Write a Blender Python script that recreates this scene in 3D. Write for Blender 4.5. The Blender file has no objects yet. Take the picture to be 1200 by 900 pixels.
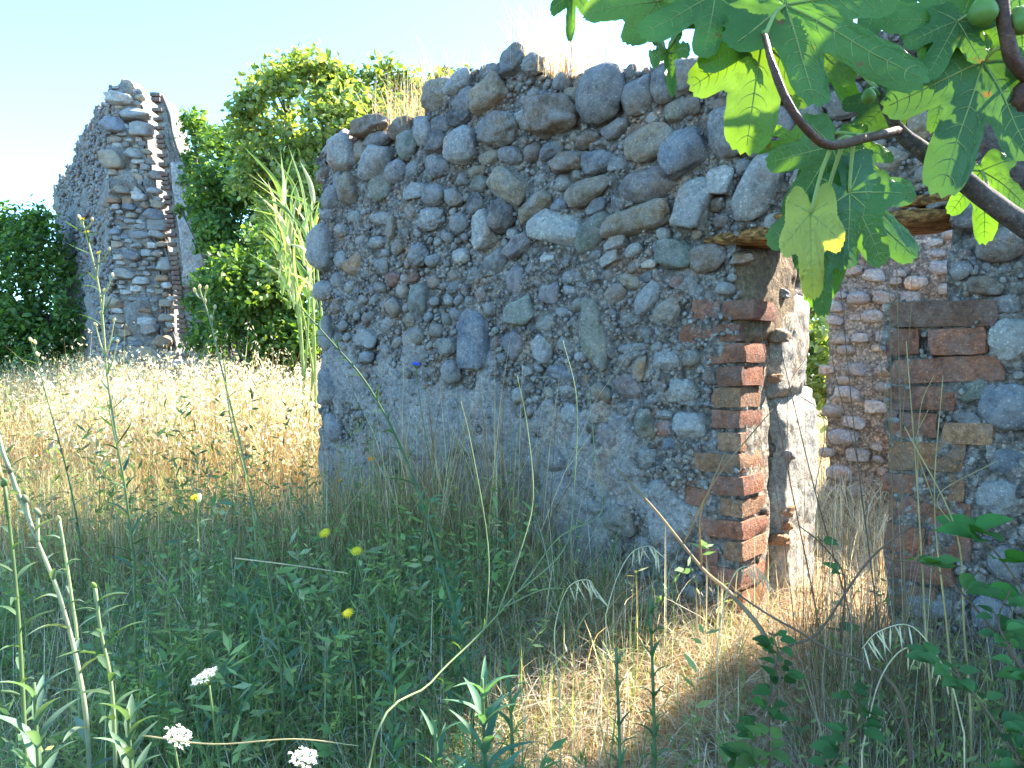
import bpy, math, random
import numpy as np
from mathutils import Matrix, Vector

random.seed(7); rng = np.random.default_rng(7)
scene = bpy.context.scene
R = math.radians
# ------------------------------------------------------------------ camera
EYE = np.array([0.0, 0.0, 1.5]); PITCH = R(1.27); FPX = 901.0
cam_d = bpy.data.cameras.new('camera'); cam = bpy.data.objects.new('camera', cam_d)
scene.collection.objects.link(cam); scene.camera = cam
cam.location = EYE.tolist(); cam.rotation_euler = (R(90) - PITCH, 0, 0)
cam_d.sensor_width = 36; cam_d.lens = FPX / 1200 * 36
cam_d.clip_start = 0.02; cam_d.clip_end = 3000
# ------------------------------------------------------------------ world, sun, exposure
SUN_AZ, SUN_EL = R(60), R(44)
world = bpy.data.worlds.new('World'); scene.world = world; world.use_nodes = True
wt = world.node_tree; bg = wt.nodes['Background']
sky = wt.nodes.new('ShaderNodeTexSky'); sky.sky_type = 'NISHITA'; sky.sun_disc = False
sky.sun_elevation = SUN_EL; sky.sun_rotation = SUN_AZ
sky.air_density = 1.0; sky.dust_density = 0.6; sky.ozone_density = 1.6
tint = wt.nodes.new('ShaderNodeMix'); tint.data_type = 'RGBA'; tint.blend_type = 'MULTIPLY'
tint.inputs['Factor'].default_value = 1.0
tint.inputs['B'].default_value = (0.56, 0.87, 1.03, 1)
wt.links.new(sky.outputs[0], tint.inputs['A']); wt.links.new(tint.outputs['Result'], bg.inputs['Color'])
bg.inputs['Strength'].default_value = 0.15
sd = bpy.data.lights.new('sun', 'SUN'); sun = bpy.data.objects.new('sun', sd); scene.collection.objects.link(sun)
sd.energy = 5.0; sd.angle = R(0.55); sd.color = (1.0, 0.93, 0.82)
SV = Vector((math.sin(SUN_AZ) * math.cos(SUN_EL), math.cos(SUN_AZ) * math.cos(SUN_EL), math.sin(SUN_EL)))
sun.rotation_euler = SV.to_track_quat('Z', 'Y').to_euler(); sun.location = (5, 5, 12)
scene.view_settings.view_transform = 'Standard'; scene.view_settings.look = 'None'
scene.view_settings.exposure = 2.46; scene.view_settings.gamma = 1.0
SVn = np.array(SV)

# ------------------------------------------------------------------ helpers
COL = scene.collection
def ray(px, py):
    x = (px - 600) / FPX; y = (450 - py) / FPX
    return np.array([x, math.cos(PITCH) + math.sin(PITCH) * y, -math.sin(PITCH) + math.cos(PITCH) * y])
def at(px, py, Y):                       # the point seen at a place in the photograph, Y metres ahead
    r = ray(px, py); return EYE + r * (Y / r[1])
GY = [-400, -50, 0, 2, 4, 8, 14, 40, 400]; GZ = [-3, -0.3, 0.1, 0.33, 0.52, 0.80, 1.0, 1.2, 1.3]
def ground(x, y):
    x = np.asarray(x, float); y = np.asarray(y, float)
    nn = (x + .999) * -.643 + (y - 4.09) * -.766; u = (x + .999) * .766 + (y - 4.09) * -.643
    bank = .15 * np.exp(-(nn / .75) ** 2) * np.clip((u - .9) / .7, 0, 1) * np.clip((3.9 - u) / .5, 0, 1)
    return np.interp(y, GY, GZ) + bank + 0.03 * np.sin(x * 1.7 + y) + 0.03 * np.sin(y * 2.3 - x * .8)

def _hash(ix, iy, iz, s):
    h = (ix * 374761393 + iy * 668265263 + iz * 2147483647 + s * 974634777) & 0xffffffff
    h = ((h ^ (h >> 13)) * 1274126177) & 0xffffffff
    return ((h ^ (h >> 16)) & 0xffff) / 65535.0 * 2 - 1
def noise(p, f, s=0):                    # value noise in -1..1, vectorised
    q = np.asarray(p) * f + 1000.0; i = np.floor(q).astype(np.int64); t = q - i; t = t * t * (3 - 2 * t)
    r = 0
    for a in (0, 1):
        for b in (0, 1):
            for c in (0, 1):
                w = (t[:, 0] if a else 1 - t[:, 0]) * (t[:, 1] if b else 1 - t[:, 1]) * (t[:, 2] if c else 1 - t[:, 2])
                r = r + w * _hash(i[:, 0] + a, i[:, 1] + b, i[:, 2] + c, s)
    return r
def fbm_vec(p, octs):                    # octs: [(frequency, amplitude)]
    d = np.zeros_like(p)
    for k, (f, a) in enumerate(octs):
        for ax in range(3): d[:, ax] += a * noise(p, f, 11 * k + ax)
    return d

def mesh_np(name, V, F, mats, cols=None, smooth=True, midx=None):
    """V (n,3); F list of arrays (m,3) or (m,4)"""
    if not isinstance(F, list): F = [F]
    me = bpy.data.meshes.new(name); V = np.asarray(V, np.float32)
    me.vertices.add(len(V)); me.vertices.foreach_set('co', V.ravel())
    loops = np.concatenate([f.ravel() for f in F]).astype(np.int32)
    tot = np.concatenate([np.full(len(f), f.shape[1]) for f in F]).astype(np.int32)
    st = np.concatenate([[0], np.cumsum(tot)[:-1]]).astype(np.int32)
    me.loops.add(len(loops)); me.loops.foreach_set('vertex_index', loops)
    me.polygons.add(len(tot)); me.polygons.foreach_set('loop_start', st); me.polygons.foreach_set('loop_total', tot)
    me.polygons.foreach_set('use_smooth', np.full(len(tot), smooth))
    if not isinstance(mats, (list, tuple)): mats = [mats]
    for m in mats: me.materials.append(m)
    if midx is not None: me.polygons.foreach_set('material_index', np.asarray(midx, np.int32))
    if cols is not None:
        a = me.color_attributes.new('Col', 'FLOAT_COLOR', 'POINT')
        c = np.ones((len(V), 4), np.float32); c[:, :3] = cols; a.data.foreach_set('color', c.ravel())
    me.update(calc_edges=True); me.validate()
    return me
WM = {}
def link(o, world_m, parent=None):
    COL.objects.link(o); WM[o.name] = world_m
    if parent is not None:
        o.parent = parent; o.matrix_basis = WM[parent.name].inverted() @ world_m
    else: o.matrix_basis = world_m
    return o
def thing(name, label, cat, loc, group=None):
    o = bpy.data.objects.new(name, None); o.empty_display_size = .1
    link(o, Matrix.Translation(Vector([float(v) for v in loc])))
    o['label'] = label; o['category'] = cat
    if group: o['group'] = group
    return o
def part(name, me, parent, m=None, color=None, kind=None, label=None):
    o = bpy.data.objects.new(name, me); link(o, m or Matrix.Identity(4), parent)
    if color is not None: o.color = (*color[:3], 1)
    if kind: o['kind'] = kind
    if label: o['label'] = label
    return o
def solo(name, me, label=None, cat=None, kind=None, group=None, m=None):
    o = bpy.data.objects.new(name, me); link(o, m or Matrix.Identity(4))
    if label: o['label'] = label
    if cat: o['category'] = cat
    if kind: o['kind'] = kind
    if group: o['group'] = group
    return o
def frame(o, ex, ey, ez, s=(1, 1, 1)):
    m = Matrix.Identity(4)
    for i, (a, k) in enumerate(((ex, s[0]), (ey, s[1]), (ez, s[2]))):
        for r in range(3): m[r][i] = float(a[r]) * k
    for r in range(3): m[r][3] = float(o[r])
    return m
def unit(v): v = np.asarray(v, float); return v / (np.linalg.norm(v) + 1e-12)

# ------------------------------------------------------------------ materials
def nd(t, k, **kw):
    n = t.nodes.new(k)
    for a, b in kw.items(): setattr(n, a, b)
    return n
def rock_mat(name, attr=False, base=None, speck=.35, bump=.5, scale=1.0, rough=.92, warm=.25, film=False, grains=False):
    m = bpy.data.materials.new(name); m.use_nodes = True; t = m.node_tree; L = t.links.new
    b = t.nodes['Principled BSDF']; b.inputs['Roughness'].default_value = rough
    b.inputs['Specular IOR Level'].default_value = .25
    geo = nd(t, 'ShaderNodeNewGeometry')
    if base: c = nd(t, 'ShaderNodeRGB'); c.outputs[0].default_value = (*base, 1); co = c.outputs[0]
    elif attr: c = nd(t, 'ShaderNodeAttribute', attribute_name='Col'); co = c.outputs['Color']
    else: c = nd(t, 'ShaderNodeObjectInfo'); co = c.outputs['Color']
    def nz(sc, det=4, r=.6):
        n = nd(t, 'ShaderNodeTexNoise'); n.inputs['Scale'].default_value = sc * scale; n.inputs['Detail'].default_value = det
        n.inputs['Roughness'].default_value = r; L(geo.outputs['Position'], n.inputs['Vector']); return n.outputs['Fac']
    def mix(bt, f, a, bb):
        x = nd(t, 'ShaderNodeMix', data_type='RGBA', blend_type=bt)
        if isinstance(f, (int, float)): x.inputs['Factor'].default_value = f
        else: L(f, x.inputs['Factor'])
        L(a, x.inputs['A'])
        if isinstance(bb, tuple): x.inputs['B'].default_value = bb
        else: L(bb, x.inputs['B'])
        return x.outputs['Result']
    def ramp(src, p0, p1, c0=(0, 0, 0, 1), c1=(1, 1, 1, 1)):
        r = nd(t, 'ShaderNodeValToRGB'); r.color_ramp.elements[0].position = p0; r.color_ramp.elements[1].position = p1
        r.color_ramp.elements[0].color = c0; r.color_ramp.elements[1].color = c1; L(src, r.inputs[0]); return r.outputs[0]
    n1 = nz(9, 5); n2 = nz(55, 5, .7); n3 = nz(190, 3, .7)
    x = mix('MULTIPLY', 1.0, co, ramp(n1, .3, .7, (.68, .69, .72, 1), (1.22, 1.2, 1.16, 1)))
    x = mix('MULTIPLY', 1.0, x, ramp(n2, .32, .68, (.50, .50, .53, 1), (1.45, 1.42, 1.36, 1)))
    if film: x = mix('MIX', ramp(nz(16, 5, .7), .42, .66, (.05 * film,) * 3 + (1,), (.75 * film,) * 3 + (1,)), x, (.54, .485, .435, 1))
    x = mix('MIX', ramp(nz(5.3, 3), .55, .75), x, mix('MULTIPLY', 1.0, x, (1.0 + warm, .93, .72, 1)))
    if grains:
        for sc, k in ((70, .6), (26, .35)):
            vo = nd(t, 'ShaderNodeTexVoronoi'); vo.inputs['Scale'].default_value = sc; L(geo.outputs['Position'], vo.inputs['Vector'])
            sp = nd(t, 'ShaderNodeSeparateColor'); L(vo.outputs['Color'], sp.inputs[0])
            x = mix('MULTIPLY', k, x, ramp(sp.outputs[0], .1, .9, (.45, .43, .42, 1), (1.55, 1.5, 1.42, 1)))
            x = mix('MULTIPLY', k, x, ramp(vo.outputs['Distance'], .35, .75, (1, 1, 1, 1), (.45, .43, .40, 1)))
    x = mix('MIX', ramp(n3, .60, .70), x, mix('MULTIPLY', speck, x, (2.1, 2.1, 2.1, 1)))
    x = mix('MIX', ramp(nz(150, 2), .36, .30), x, mix('MULTIPLY', .8, x, (.45, .45, .47, 1)))
    L(x, b.inputs['Base Color'])
    ad = nd(t, 'ShaderNodeMath', operation='MULTIPLY_ADD'); L(n3, ad.inputs[0]); ad.inputs[1].default_value = .35; L(n2, ad.inputs[2])
    bp = nd(t, 'ShaderNodeBump'); bp.inputs['Strength'].default_value = bump; bp.inputs['Distance'].default_value = .02 / max(scale, .3)
    L(ad.outputs[0], bp.inputs['Height']); L(bp.outputs[0], b.inputs['Normal'])
    return m
def leaf_mat(name, mode='obj', base=None, trans=.45, rough=.5, spec=.3, var=.3, tcol=(1.25, 1.25, .45), spots=False):
    m = bpy.data.materials.new(name); m.use_nodes = True; t = m.node_tree; L = t.links.new
    b = t.nodes['Principled BSDF']; out = t.nodes['Material Output']
    b.inputs['Roughness'].default_value = rough; b.inputs['Specular IOR Level'].default_value = spec
    if base: c = nd(t, 'ShaderNodeRGB'); c.outputs[0].default_value = (*base, 1); co = c.outputs[0]
    elif mode == 'attr': co = nd(t, 'ShaderNodeAttribute', attribute_name='Col').outputs['Color']
    else: co = nd(t, 'ShaderNodeObjectInfo').outputs['Color']
    geo = nd(t, 'ShaderNodeNewGeometry')
    n = nd(t, 'ShaderNodeTexNoise'); n.inputs['Scale'].default_value = 14; n.inputs['Detail'].default_value = 4; L(geo.outputs['Position'], n.inputs['Vector'])
    r = nd(t, 'ShaderNodeValToRGB'); r.color_ramp.elements[0].position = .3; r.color_ramp.elements[1].position = .7
    r.color_ramp.elements[0].color = (1 - var, 1 - var, 1 - var, 1); r.color_ramp.elements[1].color = (1 + var, 1 + var, 1 + var * .6, 1); L(n.outputs['Fac'], r.inputs[0])
    x = nd(t, 'ShaderNodeMix', data_type='RGBA', blend_type='MULTIPLY'); x.inputs['Factor'].default_value = 1; L(co, x.inputs['A']); L(r.outputs[0], x.inputs['B'])
    col = x.outputs['Result']
    if spots:
        n2 = nd(t, 'ShaderNodeTexNoise'); n2.inputs['Scale'].default_value = 30; n2.inputs['Detail'].default_value = 3; L(geo.outputs['Position'], n2.inputs['Vector'])
        r2 = nd(t, 'ShaderNodeValToRGB'); r2.color_ramp.elements[0].position = .69; r2.color_ramp.elements[1].position = .73; L(n2.outputs['Fac'], r2.inputs[0])
        x2 = nd(t, 'ShaderNodeMix', data_type='RGBA'); L(r2.outputs[0], x2.inputs['Factor']); L(col, x2.inputs['A']); x2.inputs['B'].default_value = (.16, .10, .03, 1); col = x2.outputs['Result']
        bp = nd(t, 'ShaderNodeBump'); bp.inputs['Strength'].default_value = .35; bp.inputs['Distance'].default_value = .004
        n3 = nd(t, 'ShaderNodeTexVoronoi', feature='DISTANCE_TO_EDGE'); n3.inputs['Scale'].default_value = 150; L(geo.outputs['Position'], n3.inputs['Vector'])
        L(n3.outputs['Distance'], bp.inputs['Height']); L(bp.outputs[0], b.inputs['Normal'])
    L(col, b.inputs['Base Color'])
    tr = nd(t, 'ShaderNodeBsdfTranslucent')
    y = nd(t, 'ShaderNodeMix', data_type='RGBA', blend_type='MULTIPLY'); y.inputs['Factor'].default_value = 1; L(col, y.inputs['A']); y.inputs['B'].default_value = (*tcol, 1)
    L(y.outputs['Result'], tr.inputs['Color'])
    mx = nd(t, 'ShaderNodeMixShader'); mx.inputs[0].default_value = trans
    L(b.outputs[0], mx.inputs[1]); L(tr.outputs[0], mx.inputs[2]); L(mx.outputs[0], out.inputs['Surface'])
    return m
M_STONE = rock_mat('stone', speck=.25, bump=.6, film=True)
M_STONE_A = rock_mat('small_stone', attr=True, speck=.3, bump=.6, film=True)
M_MORTAR = rock_mat('lime_mortar', base=(.56, .50, .45), speck=.5, bump=1.0, warm=.30, grains=True)  # base lightened to carry the veil of glare over the wall
M_BRICK = rock_mat('fired_brick', speck=.3, bump=.8, warm=.2, film=.42)
M_PLASTER = rock_mat('pale_plaster', base=(.80, .74, .62), speck=.2, bump=.8, warm=.25)
M_MUD = rock_mat('ochre_earth_mortar', base=(.48, .35, .21), speck=.3, bump=.9, warm=.3)
M_SOIL = rock_mat('dry_soil', base=(.13, .10, .07), speck=.5, bump=.9)
M_FAR = rock_mat('far_rubble', base=(.44, .42, .38), speck=.4, bump=.8, scale=.35)
M_FARM = rock_mat('far_mortar', base=(.52, .47, .41), speck=.4, bump=.8, scale=.5)  # paled so that its colour holds the distance haze
M_PALE = rock_mat('pale_mortar_with_bounce', base=(.76, .69, .58), speck=.3, bump=.8, grains=True)  # paleness includes bounced sunlight painted in for the inner wall
M_BARK = rock_mat('fig_bark', base=(.20, .17, .155), speck=.3, bump=.5, scale=1.5)
M_TWIG = rock_mat('young_fig_twig', base=(.16, .075, .045), speck=.2, bump=.3, scale=1.5, rough=.5)
M_LEAF = leaf_mat('fig_leaf', trans=.42, rough=.42, spec=.4, spots=True, var=.22, tcol=(1.9, 1.7, .35))
M_VEIN = leaf_mat('leaf_vein', base=(.34, .42, .14), trans=.3, var=.1)
M_FRUIT = leaf_mat('green_fig_skin', base=(.13, .24, .05), trans=.08, rough=.4, var=.15)
M_GRASS = leaf_mat('grass_blade', mode='attr', trans=.42, rough=.6, spec=.2, var=.25, tcol=(1.25, 1.2, .8))
M_FOL = leaf_mat('tree_foliage', mode='attr', trans=.42, rough=.5, spec=.3, var=.25, tcol=(1.6, 1.6, .35))
M_WEED = leaf_mat('weed_green', mode='obj', trans=.35, rough=.55, var=.25, tcol=(1.4, 1.4, .5))
M_PETAL = leaf_mat('petal', mode='obj', trans=.35, rough=.6, var=.1, tcol=(1.1, 1.1, .9))
def wood_mat(name, base, dark):
    m = rock_mat(name, base=base, speck=.1, bump=.4, warm=.3); return m
M_LINTEL = wood_mat('ochre_timber', (.50, .27, .10), (.2, .1, .03))
_t = M_LINTEL.node_tree; _g = _t.nodes.new('ShaderNodeNewGeometry'); _m = _t.nodes.new('ShaderNodeMapping'); _m.inputs['Rotation'].default_value = (0, 0, R(40)); _m.inputs['Scale'].default_value = (3, 45, 70)
_n = _t.nodes.new('ShaderNodeTexNoise'); _n.inputs['Scale'].default_value = 1.6; _n.inputs['Detail'].default_value = 5; _r = _t.nodes.new('ShaderNodeValToRGB'); _r.color_ramp.elements[0].position = .38; _r.color_ramp.elements[1].position = .62
_r.color_ramp.elements[0].color = (.35, .28, .22, 1); _r.color_ramp.elements[1].color = (1.25, 1.2, 1.1, 1)
_x = _t.nodes.new('ShaderNodeMix'); _x.data_type = 'RGBA'; _x.blend_type = 'MULTIPLY'; _x.inputs['Factor'].default_value = 1
_b = _t.nodes['Principled BSDF']; _src = _b.inputs['Base Color'].links[0].from_socket
_t.links.new(_g.outputs['Position'], _m.inputs['Vector']); _t.links.new(_m.outputs[0], _n.inputs['Vector']); _t.links.new(_n.outputs['Fac'], _r.inputs[0]); _t.links.new(_src, _x.inputs['A']); _t.links.new(_r.outputs[0], _x.inputs['B']); _t.links.new(_x.outputs['Result'], _b.inputs['Base Color'])
_p = _t.nodes.new('ShaderNodeBump'); _p.inputs['Strength'].default_value = .8; _p.inputs['Distance'].default_value = .01; _t.links.new(_n.outputs['Fac'], _p.inputs['Height']); _t.links.new(_p.outputs[0], _b.inputs['Normal'])

# ------------------------------------------------------------------ base shapes
def icosphere(n):
    p = (1 + 5 ** .5) / 2
    v = [(-1, p, 0), (1, p, 0), (-1, -p, 0), (1, -p, 0), (0, -1, p), (0, 1, p), (0, -1, -p), (0, 1, -p), (p, 0, -1), (p, 0, 1), (-p, 0, -1), (-p, 0, 1)]
    f = [(0, 11, 5), (0, 5, 1), (0, 1, 7), (0, 7, 10), (0, 10, 11), (1, 5, 9), (5, 11, 4), (11, 10, 2), (10, 7, 6), (7, 1, 8), (3, 9, 4), (3, 4, 2), (3, 2, 6), (3, 6, 8), (3, 8, 9), (4, 9, 5), (2, 4, 11), (6, 2, 10), (8, 6, 7), (9, 8, 1)]
    v = [unit(x) for x in v]
    for _ in range(n):
        cache = {}; nf = []
        def mid(a, b):
            k = (min(a, b), max(a, b))
            if k not in cache: v.append(unit(v[a] + v[b])); cache[k] = len(v) - 1
            return cache[k]
        for a, b, c in f:
            ab, bc, ca = mid(a, b), mid(b, c), mid(c, a); nf += [(a, ab, ca), (b, bc, ab), (c, ca, bc), (ab, bc, ca)]
        f = nf
    return np.array(v), np.array(f)
ICO = {k: icosphere(k) for k in (0, 1, 2, 3)}
def rock_shape(kind, sub, seed):
    V, F = ICO[sub]; V = V.copy(); r = np.random.default_rng(seed)
    if kind == 'cobble':
        p = r.uniform(2.1, 3.0); V = V / ((np.abs(V) ** p).sum(1) ** (1 / p))[:, None]
        for _ in range(5):
            nn = unit(r.normal(size=3)); d = r.uniform(.72, .95); s = V @ nn - d; V = V - np.outer(np.maximum(s, 0) * .75, nn)
        V *= (1 + .17 * noise(V + seed * 7.3, 1.3, 1) + .07 * noise(V + seed, 3.5, 2) + .025 * noise(V + seed, 9, 3))[:, None]
    elif kind == 'angular':
        rad = np.full(len(V), 9.0); k = 10 if sub > 1 else 7
        dirs = [unit(r.normal(size=3) * [1, 1, 1]) for _ in range(k)] + [np.array(a) for a in ((1, 0, 0), (-1, 0, 0), (0, 1, 0), (0, -1, 0), (0, 0, 1), (0, 0, -1))]
        acc = np.zeros(len(V))
        for nn in dirs:
            d = r.uniform(.68, 1.0); c = np.maximum(V @ nn, .02) / d; acc += c ** 14
        V = V * (acc ** (-1 / 14))[:, None]
        V *= (1 + .11 * noise(V + seed * 3.1, 1.8, 1) + .05 * noise(V + seed, 5, 2) + .03 * noise(V + seed, 13, 3))[:, None]
    else:  # lump of conglomerate
        V *= (1 + .16 * noise(V + seed, 2.0, 1) + .13 * noise(V + seed, 5, 2) + .09 * noise(V + seed, 10, 3))[:, None]
    return V / np.abs(V).max(0), F
ROCKS = {}
for kd, n in (('cobble', 12), ('angular', 10), ('lump', 4)):
    ROCKS[kd] = [mesh_np('stone_' + kd, *rock_shape(kd, 3, 10 + i), M_STONE) for i in range(n)]
ROCKS_LOW = [rock_shape('angular' if i % 3 else 'cobble', 1, 60 + i) for i in range(12)]
ROCKS_TINY = [rock_shape('angular', 0, 90 + i) for i in range(8)]
def merged_rocks(shapes, P, S, Q, C):
    """P centres, S (n,3) scales, Q (n,3,3) axes, C colours"""
    Vs, Fs, Cs = [], [], []; off = 0
    idx = rng.integers(0, len(shapes), len(P))
    for k, (V, F) in enumerate(shapes):
        w = np.where(idx == k)[0]
        if not len(w): continue
        vv = np.einsum('nvk,nkj->nvj', V[None] * S[w][:, None, :], Q[w]) + P[w][:, None, :]
        Vs.append(vv.reshape(-1, 3)); Fs.append((F[None] + (np.arange(len(w)) * len(V))[:, None, None]).reshape(-1, 3) + off)
        Cs.append(np.repeat(C[w], len(V), 0)); off += len(w) * len(V)
    return np.concatenate(Vs), np.concatenate(Fs), np.concatenate(Cs)
def rand_axes(n, base=None, ang=None):
    if base is None:
        a = rng.normal(size=(n, 3)); a /= np.linalg.norm(a, axis=1)[:, None]; b = rng.normal(size=(n, 3)); b -= (a * b).sum(1)[:, None] * a
        b /= np.linalg.norm(b, axis=1)[:, None]; return np.stack([a, b, np.cross(a, b)], 1)
    ex, ey, ez = base; c, s = np.cos(ang)[:, None], np.sin(ang)[:, None]
    return np.stack([c * ex + s * ez, np.repeat(ey[None], n, 0), -s * ex + c * ez], 1)

def tube(pts, rad, n=7, jit=0):
    P = np.asarray(pts, float); m = len(P); rad = np.broadcast_to(np.asarray(rad, float), (m,))
    T = np.gradient(P, axis=0); T /= np.linalg.norm(T, axis=1)[:, None] + 1e-9
    up = np.array([.13, .31, .94]); U = np.cross(T, up); U /= np.linalg.norm(U, axis=1)[:, None] + 1e-9; W = np.cross(T, U)
    a = np.arange(n) / n * 2 * math.pi
    V = P[:, None] + rad[:, None, None] * (np.cos(a)[None, :, None] * U[:, None] + np.sin(a)[None, :, None] * W[:, None])
    V = V.reshape(-1, 3)
    i, j = np.meshgrid(np.arange(m - 1), np.arange(n), indexing='ij'); j2 = (j + 1) % n
    F = np.stack([i * n + j, i * n + j2, (i + 1) * n + j2, (i + 1) * n + j], -1).reshape(-1, 4)
    V = np.vstack([V, P[0], P[-1]]); a0 = len(V) - 2
    j = np.arange(n); c0 = np.stack([(j + 1) % n, j, np.full(n, a0)], 1); b = (m - 1) * n; c1 = np.stack([b + j, b + (j + 1) % n, np.full(n, a0 + 1)], 1)
    return V, [F, np.vstack([c0, c1])]
def smooth_path(pts, k=6):
    P = np.asarray(pts, float); Q = np.vstack([2 * P[0] - P[1], P, 2 * P[-1] - P[-2]]); out = []
    for i in range(1, len(Q) - 2):
        for t in np.arange(k) / k:
            out.append(.5 * ((2 * Q[i]) + (-Q[i - 1] + Q[i + 1]) * t + (2 * Q[i - 1] - 5 * Q[i] + 4 * Q[i + 1] - Q[i + 2]) * t * t + (-Q[i - 1] + 3 * Q[i] - 3 * Q[i + 1] + Q[i + 2]) * t ** 3))
    out.append(P[-1]); return np.array(out)
def join(parts):
    Vs, F3, F4 = [], [], []; off = 0
    for V, F in parts:
        for f in (F if isinstance(F, list) else [F]): (F3 if f.shape[1] == 3 else F4).append(f + off)
        Vs.append(V); off += len(V)
    return np.vstack(Vs), [np.vstack(x) for x in (F4, F3) if x]

# ------------------------------------------------------------------ setting: ground
gx = np.concatenate([-np.geomspace(400, 8, 26), np.linspace(-7.5, 5.5, 120), np.geomspace(6, 400, 26)])
gy = np.concatenate([-np.geomspace(400, 1, 20), np.linspace(-.8, 14, 140), np.geomspace(15, 700, 24)])
X, Y = np.meshgrid(gx, gy, indexing='ij'); Z = ground(X, Y); GV = np.stack([X.ravel(), Y.ravel(), Z.ravel()], 1)
near = (np.abs(GV[:, 0]) < 9) & (GV[:, 1] < 15) & (GV[:, 1] > -1)
GV[near, 2] += .03 * noise(GV[near], 3) + .02 * noise(GV[near], 9)
i, j = np.meshgrid(np.arange(len(gx) - 1), np.arange(len(gy) - 1), indexing='ij'); n = len(gy)
GF = np.stack([i * n + j, (i + 1) * n + j, (i + 1) * n + j + 1, i * n + j + 1], -1).reshape(-1, 4)
solo('ground', mesh_np('ground', GV, GF, M_SOIL), kind='structure')

# ------------------------------------------------------------------ walls
def rough_block(O, d, Nn, length, thick, bot, top, res, octs, u0=0.0, taper=None):
    """closed rubble mass: front plane through O with direction d, outward normal Nn; bot/top are functions of u"""
    ns = max(3, int(length / res)); H = max(top(u0 + length * k / 10) - bot(u0 + length * k / 10) for k in range(11))
    nv = max(3, int(H / res)); nt = max(3, int(thick / res / 1.5)); nb = max(3, nv // 3)
    us = u0 + np.linspace(0, length, ns); bo = np.array([bot(u) for u in us]); to = np.array([top(u) for u in us])
    prof = [(0, k / (nv - 1)) for k in range(nv)] + [(k / nt, 1) for k in range(1, nt)] + [(1, 1 - k / (nb - 1)) for k in range(nb)]
    prof = np.array(prof); m = len(prof)
    U = np.repeat(us, m); nn = -np.tile(prof[:, 0], ns) * thick; V = np.repeat(bo, m) + np.tile(prof[:, 1], ns) * np.repeat(to - bo, m)
    P = O[None] + U[:, None] * d + nn[:, None] * Nn; P[:, 2] = V
    i, j = np.meshgrid(np.arange(ns - 1), np.arange(m - 1), indexing='ij')
    F = np.stack([i * m + j, (i + 1) * m + j, (i + 1) * m + j + 1, i * m + j + 1], -1).reshape(-1, 4)
    Ps, Fs, off = [P], [F], len(P)
    for e, uu in ((0, us[0]), (1, us[-1])):
        a, b = np.meshgrid(np.linspace(0, 1, nt), np.linspace(0, 1, nv), indexing='ij')
        Q = O[None] + uu * d - (a.ravel() * thick)[:, None] * Nn; Q[:, 2] = bot(uu) + b.ravel() * (top(uu) - bot(uu))
        i, j = np.meshgrid(np.arange(nt - 1), np.arange(nv - 1), indexing='ij')
        F = np.stack([i * nv + j, i * nv + j + 1, (i + 1) * nv + j + 1, (i + 1) * nv + j], -1).reshape(-1, 4)
        if e: F = F[:, ::-1]
        Ps.append(Q); Fs.append(F + off); off += len(Q)
    P = np.vstack(Ps); P = P + fbm_vec(P, octs)
    return P, [np.vstack(Fs)]
def interp(xs, ys): return lambda u: float(np.interp(u, xs, ys))

A2 = np.array([-.999, 4.09, 0.0]); WD = unit([.766, -.643, 0]); WN = unit([-.643, -.766, 0]); UZ = np.array([0, 0, 1.0])
def hit(px, py):
    r = ray(px, py); t = ((A2 - EYE) @ WN - (EYE * [0, 0, 0]) @ WN) / (r @ WN) if False else ((A2[:2] - EYE[:2]) @ WN[:2]) / (r[:2] @ WN[:2])
    p = EYE + t * r; return (p - A2)[:2] @ WD[:2], p[2]
def W(u, v, n=0.0): p = A2 + WD * u + WN * n; return np.array([p[0], p[1], v])
UL, UR = 2.315, 2.785
top_px = [(372, 190), (386, 172), (398, 158), (425, 156), (455, 152), (480, 147), (497, 142), (503, 112), (520, 103), (560, 86), (585, 76), (600, 72), (630, 76), (645, 90), (690, 90), (740, 82), (780, 78), (850, 68), (900, 62), (1000, 45), (1100, 20), (1200, -10)]
tu, tv = zip(*[hit(*p) for p in top_px]); wall_top = interp(list(tu) + [4.6], list(tv) + [2.2])
wall = thing('rubble_wall', 'ruined fieldstone rubble wall with a brick-edged doorway gap, nearest to the viewer', 'wall', W(1.5, float(ground(0, 3)), -.3))
OCT = [(2.6, .02), (9, .017), (24, .016), (55, .012)]
zb = lambda u: float(ground(*W(u, 0)[:2])) - .25
lin_v = hit(980, 262)[1]
UB = hit(1120, 320)[0]; brk_v = hit(1090, 355)[1]
blk = [rough_block(A2, WD, WN, UL - .018, .70, zb, wall_top, .011, OCT), rough_block(A2, WD, WN, UB - UR + .03, .70, zb, lambda u: brk_v, .012, OCT, u0=UR), rough_block(A2, WD, WN, 1.8 - (UB - UR), .70, zb, wall_top, .014, OCT, u0=UB),
       rough_block(A2 - WN * .006, WD, WN, UB - UL + .20, .32, lambda u: lin_v, wall_top, .012, OCT, u0=UL - .1)]
part('mortar_core', mesh_np('mortar_core', *join(blk), M_MORTAR), wall)

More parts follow.
